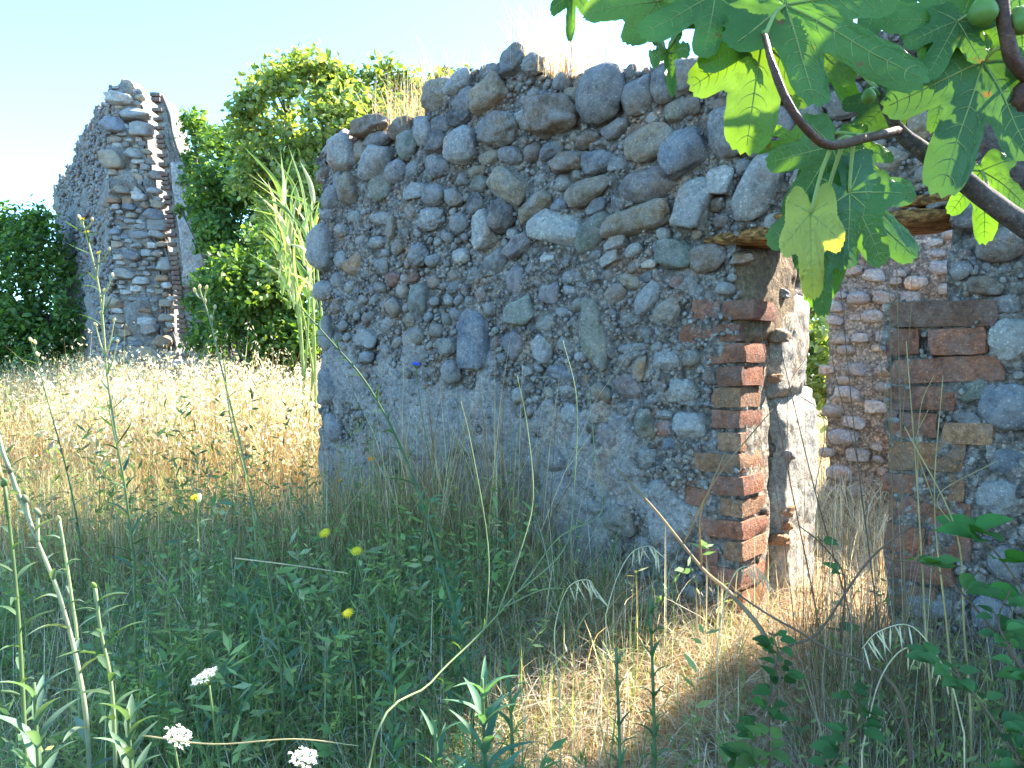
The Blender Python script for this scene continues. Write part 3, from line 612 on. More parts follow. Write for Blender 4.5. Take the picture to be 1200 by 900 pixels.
# ------------------------------------------------------------------ trees behind
def crown_mesh(name, clumps, n, ls, cols, seed, aspect=.6, hang=0.0):
    r = np.random.default_rng(seed); w = np.array([c[3] ** 2 for c in clumps]); idx = r.choice(len(clumps), n, p=w / w.sum())
    cc = np.array(clumps); d = r.normal(size=(n, 3)); d /= np.linalg.norm(d, axis=1)[:, None]
    rad = cc[idx, 3] * r.uniform(.15, 1, n) ** .55
    tw = r.normal(size=(len(clumps) * 14, 3)) ; tw /= np.linalg.norm(tw, axis=1)[:, None]
    j = r.integers(0, 14, n); dd = tw[idx * 14 + j] + d * .42; P = cc[idx, :3] + dd * rad[:, None] * np.array([1, 1, .9])
    nrm = r.normal(size=(n, 3)) * .8 + [0, -.15, .75]; nrm /= np.linalg.norm(nrm, axis=1)[:, None]
    a = r.normal(size=(n, 3)) + [0, 0, -hang]; a -= (a * nrm).sum(1)[:, None] * nrm; a /= np.linalg.norm(a, axis=1)[:, None]; b = np.cross(nrm, a)
    L = ls * r.uniform(.6, 1.3, n)[:, None]; Wd = L * aspect
    q = [P, P + a * L * .35 + b * Wd * .5 + nrm * L * .08, P + a * L * .8 + b * Wd * .32 + nrm * L * .05, P + a * L, P + a * L * .8 - b * Wd * .32 + nrm * L * .05, P + a * L * .35 - b * Wd * .5 + nrm * L * .08]
    V = np.stack(q, 1).reshape(-1, 3); o = np.arange(n)[:, None] * 6
    F = np.vstack([o + [0, 1, 2, 3], o + [0, 3, 4, 5]])
    cl = np.array(cols)[r.integers(0, len(cols), n)] * r.uniform(.7, 1.3, (n, 1))
    return mesh_np(name, V, F, M_FOL, np.repeat(cl, 6, 0), smooth=False)
def mk_tree(name, label, cat, base, clumps, n, ls, cols, seed, trunk_r=.07, aspect=.6, group=None, hang=0.0):
    base = (base[0], base[1], float(ground(base[0], base[1])))
    t = thing(name, label, cat, base, group); r = random.Random(seed); B = np.array(base)
    cen = np.mean([c[:3] for c in clumps], 0); fork = B + (cen - B) * .3; fork[:2] = B[:2] + (cen[:2] - B[:2]) * .2
    tr = [tube(smooth_path([B - [0, 0, .1], B + (fork - B) * .5 + [.04, .03, 0], fork]), np.linspace(trunk_r, trunk_r * .75, 13), 8)]
    part('trunk', mesh_np('trunk', *join(tr), M_BARK), t)
    lim = []
    for c in clumps:
        e = np.array(c[:3]); mid = fork * .45 + e * .55 + np.array([r.uniform(-.1, .1), r.uniform(-.1, .1), r.uniform(-.15, .05)])
        pth = smooth_path([fork, mid, e]); lim.append(tube(pth, np.linspace(trunk_r * .5, trunk_r * .12, len(pth)), 6))
        for _ in range(5):
            dv = np.array([r.gauss(0, 1), r.gauss(0, 1), r.gauss(.3, 1)]); dv = unit(dv) * c[3] * .95; p2 = smooth_path([e * .8 + mid * .2, e + dv * .5 + [0, 0, .03], e + dv], 4)
            lim.append(tube(p2, np.linspace(trunk_r * .16, trunk_r * .05, len(p2)), 5))
    part('limb', mesh_np('limbs', *join(lim), M_BARK), t)
    part('crown', crown_mesh('crown', clumps, n, ls, cols, seed, aspect, hang), t)
    return t
def cl(lst, Y, k=1.0): return [(*at(px, py, Y + dy), r * Y / FPX * k) for px, py, r, dy in lst]
G1 = [(.22, .29, .10), (.26, .32, .13), (.14, .21, .08), (.26, .31, .12), (.34, .36, .18)]  # all the leaf palettes here are lightened to paint in depth haze
G2 = [(.11, .19, .06), (.14, .23, .07), (.08, .15, .055), (.20, .28, .09)]
G3 = [(.08, .15, .04), (.12, .21, .05), (.18, .27, .07)]
mk_tree('broadleaf_tree', 'tall airy light green tree behind the left end of the rubble wall', 'tree', at(385, 420, 9.5)[:2],
    cl([(330, 110, 42, .3), (370, 92, 36, 0), (415, 105, 42, .2), (445, 145, 40, 0), (395, 150, 48, -.2), (345, 170, 50, .2), (300, 150, 34, .4), (410, 205, 45, 0), (350, 230, 50, 0), (465, 125, 30, .3), (495, 112, 24, .3), (475, 100, 24, .4), (520, 100, 18, .6), (548, 84, 10, .9), (290, 130, 22, .3), (455, 90, 22, .3), (310, 200, 40, .2), (420, 260, 50, 0), (520, 85, 12, .8), (480, 150, 30, .3), (350, 290, 50, .2), (440, 320, 60, .3)], 9.5), 22000, .085, G1, 5, .08, .65)
mk_tree('broadleaf_tree', 'dense darker green tree between the ruined wall fragment and the tall reeds', 'tree', at(250, 425, 12.5)[:2],
    cl([(240, 155, 26, .8), (226, 140, 16, .9), (232, 200, 24, 1.0), (245, 240, 26, .8), (272, 175, 32, .2), (265, 210, 36, .1), (290, 225, 42, .2), (262, 250, 30, .3), (285, 275, 44, .1), (320, 265, 42, 0), (330, 220, 40, .3), (300, 320, 44, 0)], 12.5), 15000, .105, G2, 6, .09, .6)
mk_tree('climbing_shrub', 'tangle of green leaves climbing over the base of the ruined wall fragment', 'shrub', at(275, 430, 11.0)[:2],
    cl([(248, 320, 24, .5), (226, 355, 14, 1.2), (262, 350, 34, .2), (300, 330, 44, 0), (330, 350, 48, 0), (350, 300, 40, .4), (290, 385, 44, 0), (345, 395, 46, .3), (238, 285, 12, 1.6), (212, 245, 8, 1.8), (360, 350, 40, .3), (370, 400, 40, 0), (280, 420, 34, .8), (320, 420, 36, .8), (360, 425, 36, .5), (320, 290, 34, .5), (245, 395, 30, .8)], 11.0), 16000, .09, G2 + G3, 8, .05, .7, hang=.5)
for k, (px, Y, lb, cs) in enumerate(((35, 17, 'bushy dark green tree at the left edge of the photo', [(20, 290, 50, 0), (60, 310, 40, 0), (15, 350, 60, 0), (60, 370, 50, -.5), (0, 270, 40, .5), (45, 262, 22, .3), (100, 330, 30, 3), (30, 400, 50, 0), (75, 400, 45, .5), (-10, 410, 50, 0), (60, 425, 40, -1)]),
                                (-110, 18, 'spreading green tree just beyond the left edge of the photo', [(-60, 300, 60, 0), (-130, 280, 70, 0), (-180, 330, 70, 0), (-100, 370, 80, 0)]))):
    mk_tree('broadleaf_tree', lb, 'tree', at(px, 430, Y)[:2], cl(cs, Y), 15000, .125, G2 + G3, 20 + k, .14, .6)
mk_tree('broadleaf_tree', 'green bush glimpsed through the doorway gap behind the inner wall', 'shrub', at(945, 430, 6.5)[:2],
    cl([(930, 380, 60, 0), (980, 330, 60, .3), (900, 300, 60, .3), (960, 440, 50, 0), (1010, 280, 60, 1.5)], 6.5), 6000, .09, G1, 31, .04, .5)
# far wood behind everything, one mass
fwc = [(float(x), float(y), 1.2 + rr * .5, rr) for x, y, rr in [(rng.uniform(-45, 45), rng.uniform(34, 44), rng.uniform(1.6, 3.0)) for _ in range(60)] if True]
solo('far_wood', crown_mesh('far_wood', fwc, 30000, .4, G2 + G3, 77), label='distant line of dark green woodland', cat='woodland', kind='stuff')

# tall cane with strap leaves at the wall's left end
def strap(name, pts, w, mat, fold=.25, n=10, tip=.9):
    P = smooth_path(pts, n); m = len(P); T = np.gradient(P, axis=0); T /= np.linalg.norm(T, axis=1)[:, None] + 1e-9
    view = unit(P.mean(0) - EYE); ref = unit(np.array([random.gauss(0, .5), random.gauss(0, .5), random.gauss(0, .4)]) + view * .9)
    S = np.cross(T, ref); S /= np.linalg.norm(S, axis=1)[:, None] + 1e-9; Nn = np.cross(S, T)
    t = np.linspace(0, 1, m); ww = w * np.clip((np.sin(np.pi * np.clip(t, 0, 1) ** .6) * .9 + .12 * (1 - t)), .02, 1)[:, None]
    V = np.stack([P - S * ww / 2 + Nn * ww * fold, P, P + S * ww / 2 + Nn * ww * fold], 1).reshape(-1, 3)
    i = np.arange(m - 1)[:, None] * 3; F = np.vstack([i + [0, 1, 4, 3], i + [1, 2, 5, 4]])
    return mesh_np(name, V, F, mat)
cane = thing('giant_reed', 'clump of tall yellow-green reeds growing against the left end of the rubble wall', 'reed', (*at(372, 430, 5.6)[:2], .65))
rb = at(368, 440, 5.6); rr = random.Random(3)
CG = [(.40, .48, .20), (.30, .40, .14), (.46, .50, .22), (.16, .27, .09), (.50, .46, .28), (.26, .36, .10)]
for k in range(7):
    b = rb + np.array([rr.uniform(-.12, .1), rr.uniform(-.15, .2), 0]); b[2] = .6; tp = at(340 + rr.uniform(-25, 35), 250 + rr.uniform(-45, 60), 5.6 + rr.uniform(-.2, .3))
    part('stem', mesh_np('stem', *tube(smooth_path([b, b * .5 + tp * .5 + [.03, 0, .05], tp]), np.linspace(.012, .006, 13), 6), M_WEED), cane, color=(.30, .36, .12))
for k in range(78):
    s = at(362 + rr.uniform(-38, 14), rr.uniform(235, 365), 5.6 + rr.uniform(-.25, .3)); dx = rr.uniform(-.85, .35); up = rr.uniform(.25, 1.0)
    L = rr.uniform(.18, .46); e1 = s + np.array([dx * .45, rr.uniform(-.2, .2), up]) * L * .7; e2 = s + np.array([dx * 1.0, rr.uniform(-.3, .3), up * 1.25 - .1 * abs(dx)]) * L * 1.15
    part('leaf', strap('reed_leaf', [s, e1, e2], rr.uniform(.012, .042), M_WEED), cane, color=np.array(rr.choice(CG)) * rr.uniform(.7, 1.15))

# ------------------------------------------------------------------ grasses
def blades(base, h, az, lean, w, seg, col, droop=.25, twist=None):
    n = len(base); t = np.linspace(0, 1, seg + 1)[None, :, None]
    dh = np.stack([np.cos(az), np.sin(az), np.zeros(n)], 1)[:, None, :]; h_ = h[:, None, None]; le = lean[:, None, None]
    P = base[:, None, :] + dh * (le * h_ * t ** 1.7) + np.array([0, 0, 1.0]) * h_ * (t - droop * le * t ** 2.2)
    sa = az + math.pi / 2 + (twist if twist is not None else rng.normal(0, .9, n)); S = np.stack([np.cos(sa), np.sin(sa), np.zeros(n)], 1)[:, None, :]
    ww = w[:, None, None] * (1 - t) ** .6 * .5; V = np.stack([P - S * ww, P + S * ww], 2)          # n, seg+1, 2, 3
    V = V.reshape(-1, 3); o = (np.arange(n) * (seg + 1) * 2)[:, None, None] + (np.arange(seg) * 2)[None, :, None]
    F = (o + np.array([0, 1, 3, 2])[None, None, :]).reshape(-1, 4)
    return V, F, np.repeat(col, (seg + 1) * 2, 0), P
def rhombs(P, d, L, w, col, fold=.15):
    n = len(P); d = d / (np.linalg.norm(d, axis=1)[:, None] + 1e-9); r = rng.normal(size=(n, 3)); s = np.cross(d, r); s /= np.linalg.norm(s, axis=1)[:, None] + 1e-9
    L = L[:, None]; w = w[:, None]; V = np.stack([P, P + d * L * .45 + s * w / 2, P + d * L, P + d * L * .45 - s * w / 2], 1).reshape(-1, 3)
    F = np.arange(n)[:, None] * 4 + np.array([0, 1, 2, 3]); return V, F, np.repeat(col, 4, 0)
def pack(lst):
    Vs, Fs, Cs, off = [], [], [], 0
    for V, F, Cc in lst: Vs.append(V); Fs.append(F + off); Cs.append(Cc); off += len(V)
    return np.vstack(Vs), np.vstack(Fs), np.vstack(Cs)
def scatter(n, Y0, Y1, px0, px1, power=1.0):
    """points of the ground inside the wedge the lens sees, denser close by"""
    Yy = Y0 + (Y1 - Y0) * rng.uniform(0, 1, n) ** power; px = rng.uniform(px0, px1, n); Xx = (px - 600) / FPX * Yy
    return Xx, Yy
def wall_side(x, y):   # signed distance from the wall's front plane, + towards the viewer; and u
    q = np.stack([x - A2[0], y - A2[1]], 1); return q @ WN[:2], q @ WD[:2]
def keep(x, y, gap=.03):
    nn, u = wall_side(x, y); inside = (nn < gap) & (nn > -.72) & (u > -.03) & ~((u > UL + .02) & (u < UR - .02))
    n2 = nn + D2; i2 = (n2 < .05) & (n2 > -.5) & (u > iu - .05); return ~(inside | i2)
def gpts(x, y): return np.stack([x, y, ground(x, y) - .02], 1)
DRY = np.array([(.62, .49, .34), (.70, .60, .47), (.50, .36, .23), (.76, .70, .59), (.36, .22, .13)])
GRN = np.array([(.22, .30, .09), (.16, .25, .08), (.30, .36, .12), (.13, .21, .10), (.35, .36, .17)])
def pick(pal, n, v=.25): return pal[rng.integers(0, len(pal), n)] * rng.uniform(1 - v, 1 + v, (n, 1))

def sprigs(x, y, h, nl, lsz, pal, spread=.35):
    n = len(x); V, F, Cc, P = blades(gpts(x, y), h, rng.uniform(0, 6.28, n), np.abs(rng.normal(.25, .2, n)), np.full(n, .0035), 4, pick(pal, n) * .9)
    out = [(V, F, Cc)]; t = rng.uniform(.15, 1, (n, nl)); i0 = np.clip((t * 4).astype(int), 0, 3); fr_ = t * 4 - i0; ar = np.arange(n)[:, None]
    Q = P[ar, i0] * (1 - fr_)[..., None] + P[ar, i0 + 1] * fr_[..., None]; Q = Q.reshape(-1, 3); d = rng.normal(size=Q.shape) * [1, 1, .5] + [0, 0, .55]
    m = len(Q); out.append(rhombs(Q, d, lsz * rng.uniform(.5, 1.3, m), lsz * .26 * rng.uniform(.6, 1.3, m), np.repeat(pick(pal, n, .2), nl, 0) * rng.uniform(.8, 1.2, (m, 1)))); return out
# 1 sunlit dry meadow to the left, running back to the ruin
L = []
x, y = scatter(72000, 3.0, 17, -160, 700, 1.25); nn, u = wall_side(x, y); k = keep(x, y); x, y = x[k], y[k]; n = len(x)
h = (rng.uniform(.16, .62, n) + .35 * rng.uniform(0, 1, n) ** 4 + .12 * (y > 5)) * (.75 + .35 * noise(np.stack([x, y, x * 0], 1), .8)); h = np.where(y > 9, h * 1.1, h)
green = rng.uniform(0, 1, n) < .14 + .2 * (noise(np.stack([x, y, x * 0], 1), .6, 5) > .25)
h *= np.clip(1 + .55 * noise(np.stack([x, y, x * 0], 1), 1.6, 21), .45, 1.6); c = np.where(green[:, None], pick(GRN, n), pick(DRY * [.78, .68, .55], n, .4) * (1 + .18 * noise(np.stack([x, y, x * 0], 1), 1.1, 22))[:, None])
V, F, Cc, P = blades(gpts(x, y), h, rng.uniform(0, 6.28, n), np.abs(rng.normal(.25, .25, n)), .0022 + .0011 * y * rng.uniform(.6, 1.4, n) * .6, 3, c); L.append((V, F, Cc))
# seed heads on a share of them
k = (rng.uniform(0, 1, n) < .34) & (h > .35) & (y > 4.6); tips = P[k][:, -1]; m = 5; tp = np.repeat(tips, m, 0); tp += rng.normal(0, .022, tp.shape) - [0, 0, .02]; d = rng.normal(size=tp.shape) * .5 + [0, 0, -.6]
L.append(rhombs(tp, d, rng.uniform(.02, .04, len(tp)), rng.uniform(.006, .014, len(tp)), pick(np.array([(.56, .49, .37), (.64, .58, .46), (.42, .33, .22)]), len(tp))))
x, y = scatter(420, 3.0, 8.0, -100, 420, 1.0); k = keep(x, y); L += sprigs(x[k], y[k], rng.uniform(.45, .95, k.sum()), 14, .05, np.vstack([GRN * .8, DRY[4:] * .8, DRY[2:3] * .7]))
x, y = scatter(1500, 4.6, 8.5, 60, 600, 1); k = keep(x, y); x, y = x[k], y[k]; n = len(x)
V, F, Cc, P = blades(gpts(x, y), rng.uniform(.5, .95, n), rng.uniform(0, 6.28, n), np.abs(rng.normal(.2, .12, n)), np.full(n, .006), 4, pick(DRY * [1, .9, .75], n)); L.append((V, F, Cc))
m = 12; t_ = rng.uniform(.62, 1, (n, m)); i0 = np.clip((t_ * 4).astype(int), 0, 3); f_ = (t_ * 4 - i0)[..., None]; ar = np.arange(n)[:, None]; Q = (P[ar, i0] * (1 - f_) + P[ar, i0 + 1] * f_).reshape(-1, 3) + rng.normal(0, .02, (n * m, 3))
L.append(rhombs(Q, rng.normal(size=Q.shape) * .5 + [0, 0, -.7], rng.uniform(.03, .05, len(Q)), rng.uniform(.012, .02, len(Q)), pick(np.array([(.66, .60, .46), (.74, .68, .56), (.5, .4, .26)]), len(Q))))
V, F, Cc = pack(L); solo('dry_meadow', mesh_np('dry_meadow', V, F, M_GRASS, Cc), label='sunlit meadow of tall straw-coloured dry grass', cat='grass', kind='stuff')
# 2 shaded foreground: green stems and leaves tangled with dry straw
x, y = scatter(8000, 1.0, 4.0, -120, 860, .9); nn, u = wall_side(x, y); k = keep(x, y, .06) & (nn > 0.06); x, y, nn = x[k], y[k], nn[k]
pxx = 600 + x / y * FPX
lit_zone = (pxx > 600) & (pxx < 980) & (nn < 1.7)
k = ~lit_zone | (rng.uniform(0, 1, len(x)) < .07); patch = noise(np.stack([x, y, x * 0], 1), 2.2, 9) + .5 * noise(np.stack([x, y, x * 0], 1), 6, 10); k &= rng.uniform(0, 1, len(x)) < np.clip(.55 + patch, .12, 1); x, y = x[k], y[k]
hh = rng.uniform(.16, .58, len(x)) * np.clip(.55 + .18 * y, .6, 1.1)
L = sprigs(x, y, hh, 15, .034, GRN)
k = (rng.uniform(0, 1, len(x)) < .09) & (y < 2.8); L += sprigs(x[k], y[k], hh[k] * 1.2 + .03, 16, .06, GRN * [.9, 1, 1.2])
x2, y2 = scatter(2600, .9, 2.6, 980, 1330, .8); nn, u = wall_side(x2, y2); k = (nn > .1); x2, y2 = x2[k], y2[k]
L += sprigs(x2, y2, rng.uniform(.2, .5, len(x2)), 12, .03, GRN * .9)
V, F, Cc = pack(L); solo('leafy_weeds', mesh_np('leafy_weeds', V, F, M_GRASS, Cc), label='low green leafy weeds filling the shaded foreground', cat='weeds', kind='stuff')
L = []
x, y = scatter(34000, .9, 4.8, -130, 880, .9); nn, u = wall_side(x, y); px_ = 600 + x / y * FPX; k = keep(x, y) & (nn > .02) & ~((px_ > 590) & (nn < 1.8) & (rng.uniform(0, 1, len(x)) < .75)); x, y = x[k], y[k]; n = len(x)
g = rng.uniform(0, 1, n) < .45; h = rng.uniform(.12, .58, n) * np.clip(.6 + .14 * y, .6, 1.0)
c = np.where(g[:, None], pick(GRN, n), pick(DRY, n) * .95)
V, F, Cc, P = blades(gpts(x, y), h, rng.uniform(0, 6.28, n), np.abs(rng.normal(.5, .4, n)), rng.uniform(.0015, .0055, n), 4, c, droop=.4); L.append((V, F, Cc))
V, F, Cc = pack(L); solo('mixed_grass', mesh_np('mixed_grass', V, F, M_GRASS, Cc), label='tangle of thin green and dry grass along the wall foot', cat='grass', kind='stuff')
def tufts(x, y, per, hr, wr, pal, lean=(.5, .3), v=.15, seg=6):
    n = len(x); xx = np.repeat(x, per) + rng.normal(0, .018, n * per); yy = np.repeat(y, per) + rng.normal(0, .018, n * per); H = np.repeat(rng.uniform(*hr, n), per) * rng.uniform(.55, 1.1, n * per)
    V, F, Cc, P = blades(gpts(xx, yy), H, rng.uniform(0, 6.28, n * per), np.abs(rng.normal(lean[0], lean[1], n * per)), rng.uniform(*wr, n * per), seg, np.repeat(pick(pal, n, v), per, 0) * rng.uniform(.75, 1.25, (n * per, 1)), droop=.62); return V, F, Cc
L = []
x, y = scatter(1000, .95, 4.4, -120, 900, .9); k = keep(x, y, .1) & (wall_side(x, y)[0] > .1); L.append(tufts(x[k], y[k], 16, (.22, .55), (.003, .008), np.vstack([GRN, GRN[:3], DRY[:2] * .75]), (.8, .4)))
x, y = scatter(260, .95, 2.8, -120, 720, .9); k = keep(x, y, .1) & (wall_side(x, y)[0] > .15); L.append(tufts(x[k], y[k], 9, (.25, .5), (.007, .014), GRN * [.85, 1.05, 1.3], (.8, .35)))
x, y = scatter(1150, .95, 3.6, -120, 900, .8); k = keep(x, y, .05) & (wall_side(x, y)[0] > .05); L.append(tufts(x[k], y[k], 18, (.18, .46), (.002, .0055), DRY * .85, (1.0, .5)))
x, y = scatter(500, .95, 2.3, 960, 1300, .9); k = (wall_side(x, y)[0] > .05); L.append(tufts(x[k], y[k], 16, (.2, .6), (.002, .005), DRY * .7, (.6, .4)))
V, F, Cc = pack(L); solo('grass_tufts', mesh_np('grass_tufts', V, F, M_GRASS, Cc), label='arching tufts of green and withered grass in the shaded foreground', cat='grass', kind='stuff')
# 3 straw heap before and inside the doorway
L = []
x, y = scatter(9000, 3.6, 9, 860, 1120, 1); k = keep(x, y); x, y = x[k], y[k]; n = len(x)
V, F, Cc, P = blades(gpts(x, y), rng.uniform(.12, .38, n), rng.uniform(0, 6.28, n), np.abs(rng.normal(.7, .5, n)), np.full(n, .008), 3, pick(DRY, n)); L.append((V, F, Cc))
x, y = scatter(26000, 1.1, 3.9, 540, 1150, .9); nn, u = wall_side(x, y); k = keep(x, y) & (nn > -2.4) & (u > .9) ; x, y, nn = x[k], y[k], nn[k]; n = len(x)
h = rng.uniform(.12, .46, n); az = rng.uniform(0, 6.28, n)
V, F, Cc, P = blades(gpts(x, y), h, az, np.abs(rng.normal(1.3, .6, n)), rng.uniform(.0015, .0045, n), 5, pick(DRY, n), droop=.5); L.append((V, F, Cc))
k = rng.uniform(0, 1, n) < .05; tp = np.repeat(P[k][:, -1], 4, 0) + rng.normal(0, .012, (k.sum() * 4, 3)); L.append(rhombs(tp, rng.normal(size=tp.shape) * .5 + [0, 0, -.6], rng.uniform(.02, .035, len(tp)), rng.uniform(.003, .006, len(tp)), pick(DRY, len(tp))))
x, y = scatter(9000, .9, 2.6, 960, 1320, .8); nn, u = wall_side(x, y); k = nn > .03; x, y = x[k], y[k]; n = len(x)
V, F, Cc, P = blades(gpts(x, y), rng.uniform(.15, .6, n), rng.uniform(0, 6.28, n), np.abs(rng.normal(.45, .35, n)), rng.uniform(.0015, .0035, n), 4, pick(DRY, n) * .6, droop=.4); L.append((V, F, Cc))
x, y = scatter(1100, 1.15, 3.3, 590, 1080, .9); nn, u = wall_side(x, y); k = keep(x, y, .04) & (nn > -1.5); L.append(tufts(x[k], y[k], 22, (.2, .48), (.003, .0085), DRY * [1, .95, .88], (1.2, .5)))
def litter(n, Y0, Y1, a, b, hz, pal):
    x, y = scatter(n, Y0, Y1, a, b, .9); k = keep(x, y, .03); x, y = x[k], y[k]; m = len(x); B = gpts(x, y); B[:, 2] += rng.uniform(0, hz, m); hh_ = rng.uniform(.03, .09, m)
    return blades(B, hh_, rng.uniform(0, 6.28, m), rng.uniform(.08, .32, m) / hh_, rng.uniform(.0015, .004, m), 4, pick(pal, m), droop=.28)[:3]
L.append(litter(24000, 1.15, 3.4, 590, 1090, .22, DRY)); L.append(litter(7000, 1.0, 3.6, -100, 1250, .25, DRY * .8))
x, y = scatter(160, 1.15, 3.0, 590, 1050, .9); k = keep(x, y, .04); L.append(tufts(x[k], y[k], 8, (.15, .35), (.006, .012), np.array([(.45, .28, .14), (.5, .38, .22), (.3, .18, .1)]), (1.2, .5)))
x, y = scatter(90, 1.6, 2.6, 930, 1100, .9); k = keep(x, y, .04); L.append(tufts(x[k], y[k], 6, (.5, 1.1), (.0016, .003), np.vstack([DRY[4:] * .5, DRY[2:3] * .4, DRY[1:2] * .8]), (.18, .12)))
x, y = scatter(700, 2.2, 4.6, 430, 930, .9); nn, u = wall_side(x, y); k = keep(x, y, .05) & (nn > .04) & (nn < .6); L.append(tufts(x[k], y[k], 8, (.25, .75), (.0018, .0035), np.vstack([DRY * .85, GRN[:2]]), (.4, .3)))
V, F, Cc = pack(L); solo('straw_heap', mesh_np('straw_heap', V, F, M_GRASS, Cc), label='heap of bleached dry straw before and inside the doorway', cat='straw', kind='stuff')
# dry grass growing on the wall top
L = []
for (pa, pb, cnt, hm) in ((440, 505, 260, .18), (600, 700, 420, .16), (500, 600, 60, .08), (730, 770, 50, .09), (820, 1000, 120, .10)):
    ua, ub = hit(pa, 100)[0], hit(pb, 100)[0]; u = rng.uniform(ua, ub, cnt); b = A2[None] + u[:, None] * WD - WN[None] * rng.uniform(-.05, .15, cnt)[:, None]
    b[:, 2] = [wall_top(q) - .01 for q in u]; V, F, Cc, P = blades(b, rng.uniform(.3, 1.2, cnt) * hm * 1.7, rng.uniform(0, 6.28, cnt), np.abs(rng.normal(.3, .3, cnt)), np.full(cnt, .003), 4, pick(DRY * [1, .9, .75], cnt)); L.append((V, F, Cc))
V, F, Cc = pack(L); solo('wall_top_grass', mesh_np('wall_top_grass', V, F, M_GRASS, Cc), label='dry grass tufts growing along the broken wall top', cat='grass', kind='stuff')

# ------------------------------------------------------------------ single weeds with stems, leaves and flower heads
def lance(n=9, w=.16, curl=.25, lob=0.0):
    t = np.linspace(0, 1, n); ww = w * np.sin(np.pi * t ** .75) ** .8 * (1 + lob * np.sin(t * 22)) + .008
    x = t; z = curl * (t * .9 - t ** 2 * 1.3)
    V = np.stack([np.stack([x, -ww / 2, z + ww * .25], 1), np.stack([x, 0 * x, z], 1), np.stack([x, ww / 2, z + ww * .25], 1)], 1).reshape(-1, 3)
    i = np.arange(n - 1)[:, None] * 3; return V, np.vstack([i + [0, 1, 4, 3], i + [1, 2, 5, 4]])
LEAFS = [mesh_np('weed_leaf', *lance(9, w_, c_, l_), M_WEED) for w_, c_, l_ in ((.12, .3, 0), (.16, .5, 0), (.20, .35, .08), (.10, -.1, 0), (.15, .8, 0))]
def ray_flower():
    parts_ = []; n = 14
    for ring, (cnt, r0, r1, z) in enumerate(((16, .12, 1.0, 0), (12, .1, .7, .14))):
        for k in range(cnt):
            a = k / cnt * 6.283 + ring; ca, sa = math.cos(a), math.sin(a); w_ = .13
            V = np.array([(r0 * ca, r0 * sa, z), ((r0 + r1) / 2 * ca - w_ * sa, (r0 + r1) / 2 * sa + w_ * ca, z + .16), (r1 * ca, r1 * sa, z + .08 + random.uniform(-.06, .1)), ((r0 + r1) / 2 * ca + w_ * sa, (r0 + r1) / 2 * sa - w_ * ca, z + .16)])
            parts_.append((V, np.array([[0, 1, 2, 3]])))
    V, F = ICO[1]; parts_.append((V * [.25, .25, .16] + [0, 0, .1], F)); return join(parts_)
M_FLOW = mesh_np('flower_head', *ray_flower(), M_PETAL)
def umbel():
    parts_ = []; r = random.Random(4)
    for k in range(34):
        a = k * 2.4; q = math.sqrt((k + .5) / 34); cx, cy, cz = q * math.cos(a), q * math.sin(a), .18 * (1 - q * q)
        parts_.append(tube(np.array([(0, 0, -.75), (cx * .5, cy * .5, -.4), (cx, cy, cz - .02)]), .012, 4))
    st = join(parts_); fl = []
    for k in range(34):
        a = k * 2.4; q = math.sqrt((k + .5) / 34); c = np.array([q * math.cos(a), q * math.sin(a), .18 * (1 - q * q)])
        for _ in range(20):
            o = c * (1 + .18 * math.sin(k * 1.7)) + np.array([r.gauss(0, .085), r.gauss(0, .085), r.gauss(.02, .04)]); s = r.uniform(.035, .075)
            V = np.array([(s, 0, 0), (s * .3, s * .3, 0.006), (0, s, 0), (-s * .3, s * .3, .006), (-s, 0, 0), (-s * .3, -s * .3, .006), (0, -s, 0), (s * .3, -s * .3, .006)]) + o
            fl.append((V, np.array([[0, 1, 7, 1], [0, 1, 3, 7]])[1:])); fl.append((V, np.array([[2, 3, 4, 5], [5, 6, 7, 3]])))
    return st, join(fl)
US, UF = umbel(); M_US = mesh_np('umbel_rays', *US, M_WEED); M_UF = mesh_np('umbel_flowers', *UF, M_PETAL)
V, F = ICO[1]; M_BUD = mesh_np('bud', V * [.7, .7, 1], F, M_WEED)
